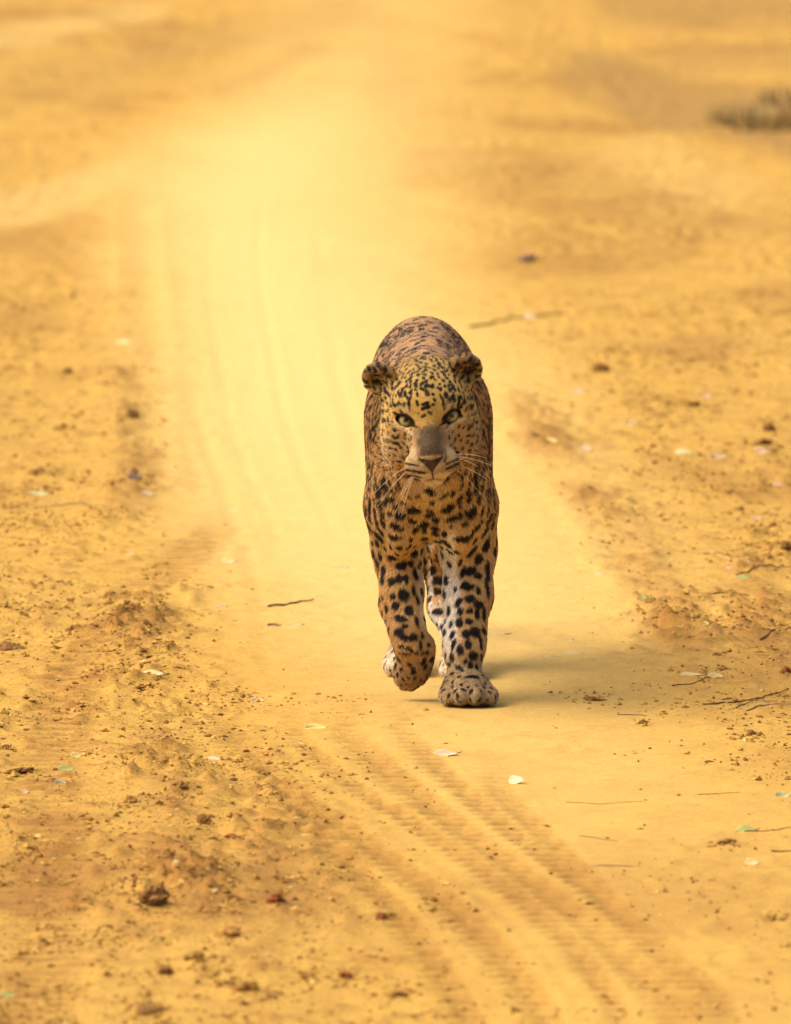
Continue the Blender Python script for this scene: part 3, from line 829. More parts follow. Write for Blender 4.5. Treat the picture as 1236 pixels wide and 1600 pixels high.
# --- face marks: (u0, w0, u1, w1, half width, darkness)
STROKES = [
    (-0.0263, 0.0383, -0.0309, 0.0241, 0.0021, 1.0), (-0.0309, 0.0241, -0.0298, 0.0135, 0.0019, 1.0), (0.024, 0.0367, 0.028, 0.0282, 0.0019, 1.0), (0.028, 0.0282, 0.0291, 0.011, 0.0023, 1.0),
    (-0.0082, 0.0146, 0.0034, 0.0176, 0.0036, 1.0), (-0.0059, 0.0225, 0.0024, 0.0242, 0.0032, 1.0), (0.0025, 0.0079, 0.0063, 0.0051, 0.0029, 0.9), (-0.0087, 0.0017, -0.0044, 0.0037, 0.0029, 0.9),
    (-0.0163, 0.0065, -0.0146, 0.0079, 0.0016, 0.8), (-0.0166, 0.0293, -0.0157, 0.0219, 0.0024, 1.0), (-0.0145, 0.0429, -0.0141, 0.038, 0.0026, 1.0), (0.012, 0.0387, 0.0135, 0.0377, 0.0029, 1.0),
    (0.0135, 0.0296, 0.0149, 0.027, 0.0028, 1.0), (0.0094, 0.0211, 0.0118, 0.02, 0.0023, 1.0), (0.0012, 0.0446, 0.003, 0.0388, 0.0042, 0.95), (-0.008, 0.0512, -0.0034, 0.0475, 0.0029, 1.0),
    (0.0068, 0.053, 0.0131, 0.0508, 0.0029, 1.0), (0.0211, 0.0492, 0.0256, 0.0455, 0.0023, 1.0), (-0.0189, 0.0555, -0.0143, 0.0534, 0.0023, 1.0), (-0.0482, 0.0469, -0.0469, 0.0436, 0.0026, 1.0),
    (-0.0427, 0.0415, -0.0413, 0.039, 0.0019, 1.0), (-0.0297, 0.0452, -0.0228, 0.049, 0.0019, 1.0), (-0.0362, 0.0539, -0.0311, 0.0559, 0.0023, 1.0), (-0.0559, 0.0262, -0.0436, 0.027, 0.0018, 1.0),
    (-0.0379, 0.0273, -0.0383, 0.0232, 0.0016, 1.0), (-0.0387, 0.0192, -0.0381, 0.0167, 0.0016, 1.0), (-0.0644, 0.0225, -0.0609, 0.0251, 0.0019, 1.0), (-0.0774, 0.0189, -0.077, 0.0131, 0.0021, 1.0),
    (-0.0664, 0.0186, -0.068, 0.0155, 0.0019, 1.0), (-0.0776, 0.0034, -0.0778, -0.0022, 0.0023, 1.0), (-0.0682, 0.0033, -0.0681, -0.0024, 0.0021, 1.0), (-0.0597, -0.0137, -0.0536, -0.0176, 0.0023, 0.7),
    (0.0438, 0.0316, 0.0445, 0.0258, 0.0024, 1.0), (0.0454, 0.0485, 0.0467, 0.0451, 0.0024, 1.0), (0.0617, 0.0234, 0.0629, 0.0192, 0.0028, 1.0), (0.0721, 0.0134, 0.0727, 0.0077, 0.0028, 1.0),
    (0.0553, 0.0418, 0.0574, 0.0384, 0.0021, 1.0), (0.0366, 0.0241, 0.0379, 0.0208, 0.0019, 0.8), (-0.0526, -0.0242, -0.0554, -0.028, 0.0021, 0.8), (-0.0436, -0.0315, -0.0405, -0.0335, 0.0021, 0.8),
    (-0.0682, -0.034, -0.066, -0.0367, 0.0019, 0.8), (-0.0446, -0.0761, -0.0225, -0.0827, 0.0018, 0.9), (-0.0433, -0.0876, -0.029, -0.0915, 0.0021, 1.0), (-0.029, -0.0915, -0.0123, -0.0955, 0.0018, 1.0),
    (-0.0392, -0.0962, -0.0195, -0.1024, 0.0016, 0.9), (-0.0343, -0.1039, -0.0232, -0.1066, 0.0013, 0.7), (0.0254, -0.0837, 0.0447, -0.0766, 0.0018, 0.9), (0.0245, -0.0925, 0.044, -0.0847, 0.0021, 1.0),
    (0.0292, -0.1027, 0.0411, -0.0974, 0.0019, 0.9), (-0.0196, -0.0696, -0.0226, -0.0758, 0.0013, 0.7), (0.0248, -0.0723, 0.0225, -0.0802, 0.0015, 0.8), (0.0254, -0.0577, 0.0258, -0.074, 0.0015, 0.45),
]
fq = np.stack([HQ[:, 0], HW], axis=1)
fmask = np.nonzero((front > 0.3) & ((LN @ HM)[:, 1] > -0.25))[0]
fp = fq[fmask]
face_keep = np.ones(len(LV))
for (u0, w0, u1, w1, hw, dk) in STROKES:
    a = np.array([u0, w0]); ab = np.array([u1 - u0, w1 - w0]); L2 = ab @ ab + 1e-12
    h = np.clip(((fp - a) @ ab) / L2, 0, 1)
    d = np.linalg.norm(fp - a - h[:, None] * ab, axis=1) + 0.0006 * N_C[fmask] + 0.0004 * N_B[fmask]
    ink[fmask] = np.maximum(ink[fmask], dk * (1 - sstep(hw * 0.7, hw * 1.25, d)))
# pale lines under and over the eyes, then the dark lids and tear marks
paint_eye = []
for s in (-1, 1):
    c, ax, fw, tt = EYE[s]
    ax2 = np.array([ax[0], ax[2] * math.cos(WA) - ax[1] * math.sin(WA)]); ax2 /= np.linalg.norm(ax2)
    up2 = np.array([-ax2[1], ax2[0]]); up2 = up2 if up2[1] > 0 else -up2
    c2 = np.array([c[0], c[2] * math.cos(WA) - c[1] * math.sin(WA)]) - np.array([0, 0.0006])
    rel = fq - c2
    al = rel @ ax2; ac = rel @ up2
    under = np.exp(-((ac + 0.0145 + 0.06 * np.abs(al)) / 0.0032) ** 2) * sstep(0.025, 0.014, np.abs(al + 0.004)) * front * (F_ > -0.06)
    paint(under * 0.55, CREAM); ink *= (1 - np.clip(under * 1.3, 0, 1))
    over = np.exp(-((al - 0.006) / 0.007) ** 2 - ((ac - 0.0165) / 0.0048) ** 2) * front
    paint(over * 0.5, CREAM); ink *= (1 - np.clip(over * 1.2, 0, 1))
    rim = 1 - sstep(1.02, 1.28, np.sqrt((al / 0.0168) ** 2 + (ac / 0.0088) ** 2) + 0.05 * N_C)
    tear = np.clip((-al - 0.014) / 0.016, 0, 1)
    tearm = (1 - sstep(0.0022, 0.0040, np.abs(ac + 0.0025) + 0.002 * tear)) * (al < -0.012) * (al > -0.028)
    flick = (1 - sstep(0.0018, 0.0034, np.abs(ac - 0.0035))) * (al > 0.013) * (al < 0.0235)
    ink = np.maximum(ink, np.maximum(np.maximum(rim, tearm), flick) * front * (F_ > -0.06))
# nose leather
nu, nw = U_ - 0.0, HW
nose_half = 0.0205 * np.clip((nw + 0.0960) / 0.0235, 0, 1)
nose = (F_ > 0.060) * head * sstep(0.0012, -0.0012, au - nose_half) * sstep(-0.0712, -0.0732, nw + 0.0025 * np.cos(U_ * 150))
ink *= (1 - bridge * 0.9)
coat = coat * (1 - ink[:, None]) + INK * ink[:, None]
paint(sstep(0.028, 0.035, U_) * 0, INK)
paint(nose, (0.030, 0.017, 0.013))
paint(nose * sstep(0.008, 0.003, au) * 0.7, (0.065, 0.030, 0.021))
paint((F_ > 0.055) * head * sstep(0.0185, 0.016, au) * np.exp(-((nw + 0.0690) / 0.0018) ** 2) * 0.8, (0.56, 0.42, 0.22))
paint((F_ > 0.05) * head * sstep(0.0020, 0.0008, au) * sstep(-0.093, -0.095, nw) * sstep(-0.110, -0.106, nw), INK)
mouth = (F_ > 0.03) * head * sstep(0.0030, 0.0012, np.abs(nw + 0.1065 + 0.22 * au)) * sstep(0.026, 0.010, au)
paint(mouth * 0.40, INK)
coat = np.clip(coat * (1 + 0.10 * N_B[:, None] + 0.10 * N_C[:, None]), 0.003, 0.95)

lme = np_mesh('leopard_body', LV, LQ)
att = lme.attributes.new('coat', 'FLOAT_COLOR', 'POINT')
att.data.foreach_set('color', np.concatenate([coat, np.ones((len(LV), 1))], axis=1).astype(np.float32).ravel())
glo = lme.attributes.new('wet', 'FLOAT', 'POINT')
glo.data.foreach_set('value', nose.astype(np.float32))
M_skin = Mat('leopard_skin')
b = M_skin.n('ShaderNodeBsdfPrincipled')
a = M_skin.n('ShaderNodeAttribute', attribute_name='coat')
wet = M_skin.n('ShaderNodeAttribute', attribute_name='wet')
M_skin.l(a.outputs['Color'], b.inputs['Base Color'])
M_skin.l(M_skin.math('SUBTRACT', 0.85, M_skin.math('MULTIPLY', wet.outputs['Fac'], 0.45)), b.inputs['Roughness'])
b.inputs['Specular IOR Level'].default_value = 0.25
nz = M_skin.n('ShaderNodeTexNoise'); nz.inputs['Scale'].default_value = 900
bp = M_skin.n('ShaderNodeBump'); bp.inputs['Strength'].default_value = 0.4; bp.inputs['Distance'].default_value = 0.001
M_skin.l(nz.outputs['Fac'], bp.inputs['Height']); M_skin.l(bp.outputs['Normal'], b.inputs['Normal'])
M_skin.l(b.outputs['BSDF'], M_skin.out.inputs['Surface'])
lme.materials.append(M_skin.m)

leopard = bpy.data.objects.new('leopard', None)
leopard.empty_display_size = 0.2
link(leopard)
tag(leopard, 'spotted leopard walking towards the viewer on the sandy track, head low', 'leopard')
body = link(bpy.data.objects.new('body', lme), leopard)

# --- fur: short strands rooted all over the body, coloured by the coat under them
tri = np.concatenate([LQ[:, [0, 1, 2]], LQ[:, [0, 2, 3]]])
tv = LV[tri]
area = 0.5 * np.linalg.norm(np.cross(tv[:, 1] - tv[:, 0], tv[:, 2] - tv[:, 0]), axis=1)
tc = tri[:, 0]
fur_w = np.where(Y_ < 0.32, 1.0, 0.55)
fur_w = fur_w * (1 + 0.9 * head) * (1 - np.clip(nose, 0, 1))
for s in (-1, 1):                                      # none on the lids' edges and inside the eye openings
    c, ax, fw, tt = EYE[s]
    rel = HQ - c
    fur_w = fur_w * (1 - ((np.abs(rel @ ax) < 0.019) & (np.abs(rel @ tt) < 0.0108) & (np.linalg.norm(rel, axis=1) < 0.033)))
prob = area * fur_w[tc]
NF = 340000
pick = RNG.choice(len(tri), NF, p=prob / prob.sum())
r1 = np.sqrt(RNG.random(NF)); r2 = RNG.random(NF)
bc = np.stack([1 - r1, r1 * (1 - r2), r1 * r2], axis=1)
tp = tri[pick]
def interp(A):
    return (A[tp] * (bc[:, :, None] if A.ndim > 1 else bc)).sum(axis=1)
root = interp(LV); nrm = interp(LN); nrm /= np.linalg.norm(nrm, axis=1, keepdims=True)
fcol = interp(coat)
hq = to_head(root); hd = interp(head); lg = interp(leg); pw = interp(paw); wv = face_w(hq)
flow = np.tile(np.array([0.0, 1.0, -0.45]), (NF, 1))
chestm = sstep(0.10, -0.02, root[:, 1])[:, None]
flow = flow * (1 - chestm) + np.array([0.0, 0.25, -1.0]) * chestm + chestm * np.stack([root[:, 0] * 5, 0 * root[:, 0], 0 * root[:, 0]], axis=1)
flow = flow * (1 - lg[:, None]) + np.array([0.0, 0.12, -1.0]) * lg[:, None]
flow = flow * (1 - pw[:, None]) + np.array([0.0, -0.55, -0.6]) * pw[:, None]
hf = hq - np.array([0, 0.115, -0.045])
hf[:, 1] -= 0.02
hf = hf / np.linalg.norm(hf, axis=1, keepdims=True)
hf = hf @ HM.T
flow = flow * (1 - hd[:, None]) + hf * hd[:, None]
flow += RNG.normal(0, 0.16, (NF, 3))
flow -= nrm * (flow * nrm).sum(axis=1, keepdims=True)
flow /= np.linalg.norm(flow, axis=1, keepdims=True) + 1e-9
ln = 0.0085 - 0.0040 * sstep(0.08, 0.25, root[:, 1])
ln = ln * (1 - lg) + 0.0055 * lg
ln = ln * (1 - pw) + 0.0058 * pw
throat = sstep(0.03, -0.03, root[:, 1]) * (1 - hd) * sstep(0.33, 0.36, root[:, 2])
ln = ln * (1 - throat) + 0.0095 * throat
face_len = 0.0032 + 0.005 * sstep(0.045, 0.075, np.abs(hq[:, 0])) * sstep(0.04, 0.0, wv) * 0.5 + 0.0025 * sstep(-0.02, -0.08, hq[:, 1])
face_len = np.where((hq[:, 1] > 0.0) & (np.abs(hq[:, 0]) < 0.03), 0.0024, face_len)
for s in (-1, 1):
    de = np.linalg.norm(hq - np.array([s * 0.0735 - 0.006, -0.078, 0.051 + s * 0.001]), axis=1)
    face_len = np.where(de < 0.034, 0.0065, face_len)
ln = ln * (1 - hd) + face_len * hd
ln *= RNG.uniform(0.65, 1.25, NF)
lift = (0.34 + 0.14 * RNG.random(NF))[:, None]
d0 = flow * (1 - lift) + nrm * lift * 1.2
d0 /= np.linalg.norm(d0, axis=1, keepdims=True)
p0 = root - nrm * 0.0006
p1 = root + d0 * (ln * 0.36)[:, None]
p2 = p1 + (d0 * 0.65 + flow * 0.45) * (ln * 0.33)[:, None]
p3 = p2 + (d0 * 0.25 + flow * 0.85) * (ln * 0.31)[:, None]
pts = np.stack([p0, p1, p2, p3], axis=1).astype(np.float32)
fc = bpy.data.hair_curves.new('leopard_fur')
fc.add_curves([4] * NF)
fc.attributes['position'].data.foreach_set('vector', pts.reshape(-1))
ra = fc.attributes.get('radius') or fc.attributes.new('radius', 'FLOAT', 'POINT')
base_r = np.where(hd > 0.5, 0.00026, 0.00034)
ra.data.foreach_set('value', (base_r[:, None] * np.array([1.0, 1.0, 0.75, 0.2])).astype(np.float32).ravel())
ca = fc.attributes.new('coat', 'FLOAT_COLOR', 'CURVE')
fcol = np.clip(fcol * RNG.uniform(0.66, 1.34, (NF, 1)), 0.003, 0.95)
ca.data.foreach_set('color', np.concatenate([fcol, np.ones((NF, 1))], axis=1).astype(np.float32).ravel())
M_fur = Mat('leopard_fur')
b = M_fur.n('ShaderNodeBsdfPrincipled')
a = M_fur.n('ShaderNodeAttribute', attribute_name='coat')
M_fur.l(a.outputs['Color'], b.inputs['Base Color'])
b.inputs['Roughness'].default_value = 0.62
b.inputs['Specular IOR Level'].default_value = 0.35
b.inputs['Sheen Weight'].default_value = 0.08
b.inputs['Sheen Tint'].default_value = (0.86, 0.80, 1.0, 1)
b.inputs['Sheen Roughness'].default_value = 0.35
M_fur.l(b.outputs['BSDF'], M_fur.out.inputs['Surface'])
fc.materials.append(M_fur.m)
fur = link(bpy.data.objects.new('fur', fc), leopard)

# --- eyes
def uv_sphere(nu=40, nv=28):
    V = []; Q = []
    for j in range(nv + 1):
        th = math.pi * j / nv
        for i in range(nu):
            ph = 2 * math.pi * i / nu
            V.append((math.sin(th) * math.cos(ph), math.sin(th) * math.sin(ph), math.cos(th)))
    for j in range(nv):
        for i in range(nu):
            Q.append((j * nu + i, (j + 1) * nu + i, (j + 1) * nu + (i + 1) % nu, j * nu + (i + 1) % nu))
    return np.array(V), np.array(Q)
M_eye = Mat('leopard_eye')
b = M_eye.n('ShaderNodeBsdfPrincipled')
tco = M_eye.n('ShaderNodeTexCoord')
sp = M_eye.n('ShaderNodeSeparateXYZ'); M_eye.l(tco.outputs['Object'], sp.inputs[0])
rr = M_eye.math('SQRT', M_eye.math('ADD', M_eye.math('POWER', sp.outputs['X'], 2.0), M_eye.math('POWER', sp.outputs['Y'], 2.0)))
nzz = M_eye.n('ShaderNodeTexNoise'); nzz.inputs['Scale'].default_value = 900
M_eye.l(tco.outputs['Object'], nzz.inputs['Vector'])
rr2 = M_eye.math('ADD', rr, M_eye.math('MULTIPLY', M_eye.math('SUBTRACT', nzz.outputs['Fac'], 0.5), 0.0012))
col = M_eye.ramp(M_eye.math('DIVIDE', rr2, 0.016), [(0.0, (0.004, 0.004, 0.004)), (0.20, (0.004, 0.004, 0.004)), (0.26, (0.34, 0.27, 0.085)),
                                                     (0.50, (0.46, 0.38, 0.14)), (0.72, (0.28, 0.22, 0.07)), (0.82, (0.02, 0.015, 0.01)), (1.0, (0.02, 0.015, 0.012))])
M_eye.l(col, b.inputs['Base Color'])
b.inputs['Roughness'].default_value = 0.05
b.inputs['Coat Weight'].default_value = 0.6
M_eye.l(b.outputs['BSDF'], M_eye.out.inputs['Surface'])
sv, sq = uv_sphere()
eye_me = np_mesh('eyeball', sv * 0.0160, sq); eye_me.materials.append(M_eye.m)
for s in (-1, 1):
    c, ax, fw, tt = EYE[s]
    e = link(bpy.data.objects.new('eye', eye_me), leopard)
    look = np.array([-0.06, -20.0, 2.24]) - H(*c); look /= np.linalg.norm(look)     # the gaze
    z = Vector(look); q = z.to_track_quat('Z', 'Y')
    e.rotation_mode = 'QUATERNION'; e.rotation_quaternion = q
    e.location = Vector(H(*(c + np.array([0, -0.0012, -0.0006]))))

# --- whiskers
def tube(path, radii, seg=5):
    path = np.asarray(path, float); V = []; Q = []
    n = len(path)
    for i in range(n):
        t = path[min(i + 1, n - 1)] - path[max(i - 1, 0)]; t /= np.linalg.norm(t) + 1e-12
        a = np.cross(t, [0, 0, 1.0]) if abs(t[2]) < 0.9 else np.cross(t, [1.0, 0, 0])
        a /= np.linalg.norm(a); b_ = np.cross(t, a)
        for k in range(seg):
            ph = 2 * math.pi * k / seg
            V.append(path[i] + radii[i] * (a * math.cos(ph) + b_ * math.sin(ph)))
    for i in range(n - 1):
        for k in range(seg):
            Q.append((i * seg + k, i * seg + (k + 1) % seg, (i + 1) * seg + (k + 1) % seg, (i + 1) * seg + k))
    return np.array(V), np.array(Q)
M_wh = Mat('whisker')
b = M_wh.n('ShaderNodeBsdfPrincipled'); b.inputs['Base Color'].default_value = (0.84, 0.74, 0.56, 1); b.inputs['Roughness'].default_value = 0.4
M_wh.l(b.outputs['BSDF'], M_wh.out.inputs['Surface'])
WH = [(-1, 0.036, 0.055, -0.062, (-0.9, 0.10, -0.25), 0.070), (-1, 0.040, 0.050, -0.068, (-0.85, 0.15, -0.50), 0.072), (-1, 0.036, 0.058, -0.074, (-0.65, 0.2, -0.75), 0.070),
      (-1, 0.038, 0.050, -0.077, (-0.52, 0.15, -0.85), 0.060), (-1, 0.034, 0.060, -0.070, (-0.75, 0.25, -0.62), 0.055),
      (1, 0.036, 0.055, -0.056, (0.95, 0.10, 0.22), 0.062), (1, 0.040, 0.050, -0.060, (0.98, 0.10, 0.02), 0.066), (1, 0.036, 0.058, -0.066, (0.95, 0.15, -0.20), 0.064),
      (1, 0.038, 0.050, -0.074, (0.80, 0.15, -0.50), 0.052), (1, 0.034, 0.060, -0.058, (0.96, 0.2, 0.12), 0.050)]
for s, u, f, t, d, L in WH:
    d = np.array(d); d /= np.linalg.norm(d)
    path = [H(*(np.array([s * (u - 0.010), f - 0.008, t]) + d * L * 1.15 * q + np.array([0, -0.004, -0.026]) * (q * q))) for q in np.linspace(0, 1, 8)]
    v, q = tube(path, np.linspace(0.00042, 0.00012, 8))
    me = np_mesh('whisker', v, q); me.materials.append(M_wh.m)
    link(bpy.data.objects.new('whisker', me), leopard)

# ------------------------------------------------------------------ crumbs of soil too small and many to pick apart
def ico(sub=0):
    p = (1 + 5 ** 0.5) / 2
    v = [(-1, p, 0), (1, p, 0), (-1, -p, 0), (1, -p, 0), (0, -1, p), (0, 1, p), (0, -1, -p), (0, 1, -p), (p, 0, -1), (p, 0, 1), (-p, 0, -1), (-p, 0, 1)]
    f = [(0, 11, 5), (0, 5, 1), (0, 1, 7), (0, 7, 10), (0, 10, 11), (1, 5, 9), (5, 11, 4), (11, 10, 2), (10, 7, 6), (7, 1, 8), (3, 9, 4), (3, 4, 2), (3, 2, 6), (3, 6, 8), (3, 8, 9), (4, 9, 5), (2, 4, 11), (6, 2, 10), (8, 6, 7), (9, 8, 1)]
    v = [np.array(a, float) / np.linalg.norm(a) for a in v]
    for _ in range(sub):
        cache = {}; nf = []
        def mid(a, b):
            k = (min(a, b), max(a, b))
            if k not in cache:
                m = v[a] + v[b]; v.append(m / np.linalg.norm(m)); cache[k] = len(v) - 1
            return cache[k]
        for a, b, c in f:
            ab, bc_, ca_ = mid(a, b), mid(b, c), mid(c, a)
            nf += [(a, ab, ca_), (b, bc_, ab), (c, ca_, bc_), (ab, bc_, ca_)]
        f = nf
    return np.array(v), np.array(f)

def simple_mat(name, base, alt, scale, rough=0.9, bump=0.3, spec=0.15):
    m = Mat(name)
    tc_ = m.n('ShaderNodeTexCoord')
    t = m.n('ShaderNodeTexNoise'); t.inputs['Scale'].default_value = scale; t.inputs['Detail'].default_value = 4
    m.l(tc_.outputs['Object'], t.inputs['Vector'])
    p = m.n('ShaderNodeBsdfPrincipled')
    m.l(m.ramp(t.outputs['Fac'], [(0.32, base), (0.68, alt)]), p.inputs['Base Color'])
    p.inputs['Roughness'].default_value = rough; p.inputs['Specular IOR Level'].default_value = spec
    bb = m.n('ShaderNodeBump'); bb.inputs['Strength'].default_value = bump; bb.inputs['Distance'].default_value = 0.002
    m.l(t.outputs['Fac'], bb.inputs['Height']); m.l(bb.outputs['Normal'], p.inputs['Normal'])
    m.l(p.outputs['BSDF'], m.out.inputs['Surface'])
    return m.m

CLODS = [
    (-0.684, -1.023, 0.0488, 0.0149, 'dark', 'long dark clod in the left foreground rut'),
    (-0.76, 0.943, 0.0491, 0.014, 'dark', "dark flat clod at the left edge, level with the leopard's lifted paw"),
    (-0.424, -2.79, 0.0444, 0.0328, 'dark', 'biggest dark clod on the foreground berm'),
    (-0.304, -3.126, 0.0265, 0.017, 'mid', 'brown clod to the right and below the biggest clod'),
    (-0.393, -3.485, 0.0204, 0.0148, 'dark', 'round dark clod low in the left foreground'),
    (-0.41, -3.888, 0.0361, 0.0163, 'dark', 'dark clod at the bottom edge, left of the middle'),
    (-0.082, -2.938, 0.0153, 0.0124, 'red', 'small red brown clod in the middle foreground tracks'),
    (-0.241, -2.79, 0.0193, 0.0116, 'red', 'reddish clod on the edge of the foreground tyre tracks'),
    (-0.339, -2.401, 0.0158, 0.0118, 'red', 'small reddish clod above and right of the biggest clod'),
    (-0.411, -2.251, 0.0139, 0.0129, 'red', 'small dark red clod just above the biggest clod'),
    (-0.487, -1.508, 0.0186, 0.0135, 'mid', 'brown clod on the berm, level with the tread marks'),
    (-0.364, -1.788, 0.0224, 0.0183, 'dark', 'dark jagged clod where the berm meets the tyre tracks'),
    (-0.315, -1.986, 0.0242, 0.0101, 'red', 'flat reddish clod beside the tyre tracks'),
    (-0.447, -0.95, 0.032, 0.0149, 'mid', 'brown lumpy clod on the crest of the berm'),
    (-0.412, -1.378, 0.0208, 0.0104, 'mid', 'flat brown clod on the right flank of the berm'),
    (-0.66, 1.221, 0.0119, 0.0095, 'dark', 'tiny dark clod in the left rut, alone'),
    (-0.715, -0.682, 0.0151, 0.0108, 'dark', 'small dark clod at the left edge, above the long dark clod'),
    (-0.622, -1.176, 0.0147, 0.0074, 'dark', 'small dark clod touching the white folded leaf'),
    (-0.56, 1.404, 0.0143, 0.0096, 'dark', 'small dark clod at the head of the berm, left one'),
    (-0.521, 1.176, 0.0166, 0.0106, 'dark', 'small dark clod at the head of the berm, right one'),
    (-0.516, 0.261, 0.0294, 0.0102, 'mid', 'brown clod just under the silvery green leaf'),
    (0.423, 7.09, 0.0332, 0.0242, 'dark', 'blurred dark clod on the right verge above the leaf row'),
    (-0.65, 5.815, 0.0288, 0.023, 'dark', "blurred dark clod on the left verge, level with the leopard's eyes"),
    (-0.832, 6.999, 0.0241, 0.0166, 'dark', 'blurred dark clod far up the left verge'),
    (-0.615, 4.368, 0.0136, 0.0177, 'dark', 'small dark clod standing behind the grey clod on the left verge'),
    (-0.611, 4.192, 0.0243, 0.0189, 'grey', 'grey lilac clod on the left verge'),
    (-0.821, 4.443, 0.0273, 0.015, 'mid', "brown clod at the left edge, level with the leopard's nose"),
    (-0.799, 5.568, 0.0171, 0.0128, 'mid', 'small brown clod left of the blurred dark clod on the left verge'),
    (0.293, 10.583, 0.0443, 0.0204, 'grey', 'blurred bluish clod far up the right verge'),
    (0.773, 5.584, 0.0257, 0.02, 'dark', "dark clod near the right edge, level with the leopard's eyes"),
    (0.743, 5.182, 0.0421, 0.0126, 'mid', 'brown clod right behind the pink leaf'),
    (0.614, 6.17, 0.0379, 0.0146, 'mid', 'flat olive brown clod on the right verge, level with the eyes'),
    (0.705, 3.262, 0.0156, 0.013, 'red', 'small reddish clod near the right edge above the twigs'),
    (0.715, 2.746, 0.0229, 0.0165, 'dark', 'dark clod at the right edge beside the twigs'),
    (0.636, 0.417, 0.016, 0.0148, 'red', 'red brown clod at the right edge above the twig heap'),
    (0.367, -0.309, 0.0099, 0.0077, 'dark', 'tiny dark pellet in front and right of the leopard'),
    (0.548, -0.464, 0.0153, 0.0087, 'dark', 'small dark clod below the twig heap at the right'),
    (0.464, -1.994, 0.0262, 0.0081, 'dark', 'dark flat clod under the green leaf near the right edge'),
    (0.29, 0.057, 0.0336, 0.009, 'mid', 'flat brown clod right of the planted paw'),
    (0.5, -2.916, 0.0172, 0.0096, 'mid', 'brown clod near the right edge low in the foreground'),
    (-0.187, -3.54, 0.0203, 0.0111, 'mid', 'brown clod in the foreground left of the tyre tracks'),
    (-0.352, -3.367, 0.0205, 0.0103, 'mid', 'brown flat clod between the round dark clod and the tracks'),
    (-0.273, -3.709, 0.0219, 0.0164, 'mid', 'brown clod near the bottom edge, left of the tracks'),
    (-0.132, -3.54, 0.0185, 0.0092, 'red', 'reddish clod at the bottom between the tyre tracks'),
    (-0.055, -3.722, 0.0183, 0.0091, 'dark', 'dark clod at the bottom edge in the middle'),
]   # (x, y, width, height, colour, label)
NC = 60000
cx = RNG.uniform(-1.35, 1.45, NC * 6); cy = -4.4 + 14.0 * RNG.random(NC * 6) ** 1.5
_, cp, cr, cd, _ = ground_fields(cx, cy)
clump = fbm(cx * 6, cy * 2.6, 3, 133); clump2 = fbm(cx * 19, cy * 8, 2, 137)
dens = np.clip((cr - 0.16) * 0.50 + 0.45 * cd * cr, 0.0, 1) * (1 - sstep(0.15, 0.5, cp) * 0.95)
dens = 2.3 * dens * (sstep(-0.35, 0.5, clump) * sstep(-0.5, 0.4, clump2) + 0.05)
keep = RNG.random(NC * 6) < dens
cx, cy = cx[keep][:NC], cy[keep][:NC]
for (kx, ky, kw, kh, kc, kl) in CLODS:              # broken bits round each clod
    m_ = int(20 + 900 * kw)
    cx = np.concatenate([cx, kx + RNG.normal(0, kw * 0.8, m_)]); cy = np.concatenate([cy, ky + RNG.normal(0, kw * 2.4, m_)])
nc = len(cx)
ch = ground_fields(cx, cy)[0]
iv = np.array([(1, 0, 0), (0, 1, 0), (-1, 0, 0), (0, -1, 0), (0, 0, 1), (0, 0, -1)], float)
jf = np.array([(0, 1, 4), (1, 2, 4), (2, 3, 4), (3, 0, 4), (1, 0, 5), (2, 1, 5), (3, 2, 5), (0, 3, 5)])
size = np.clip(RNG.lognormal(math.log(0.0021), 0.48, nc), 0.0009, 0.0062)
ang = RNG.uniform(0, 6.28, nc); ca_, sa_ = np.cos(ang), np.sin(ang)
cv = iv[None] * (1 + 0.40 * RNG.uniform(-1, 1, (nc, 6, 1))) + 0.25 * RNG.uniform(-1, 1, (nc, 6, 3))
cv = cv * (size[:, None] * RNG.uniform(0.7, 1.4, (nc, 3)))[:, None, :]
cv = np.stack([cv[:, :, 0] * ca_[:, None] - cv[:, :, 1] * sa_[:, None], cv[:, :, 0] * sa_[:, None] + cv[:, :, 1] * ca_[:, None], cv[:, :, 2] * 0.68], axis=2)
cv[:, :, 0] *= 1.15
cv += np.stack([cx, cy, ch + size * 0.22], axis=1)[:, None, :]
cf = (jf[None] + (np.arange(nc) * 6)[:, None, None]).reshape(-1, 3)
cme = np_mesh('soil_crumbs', cv.reshape(-1, 3), cf, smooth=False)
M2 = Mat('soil_crumb')
pb2 = M2.n('ShaderNodeBsdfPrincipled'); g2 = M2.n('ShaderNodeNewGeometry')
M2.l(M2.ramp(g2.outputs['Random Per Island'], [(0.0, (0.160, 0.078, 0.020)), (0.45, (0.280, 0.145, 0.034)), (0.85, (0.48, 0.29, 0.064)), (1.0, (0.62, 0.42, 0.12))]), pb2.inputs['Base Color'])
pb2.inputs['Roughness'].default_value = 0.95; pb2.inputs['Specular IOR Level'].default_value = 0.1
M2.l(pb2.outputs['BSDF'], M2.out.inputs['Surface'])
cme.materials.append(M2.m)
crumbs = link(bpy.data.objects.new('soil_crumbs', cme))
tag(crumbs, 'small loose crumbs of reddish soil scattered over the track and verges', 'soil', kind='stuff')

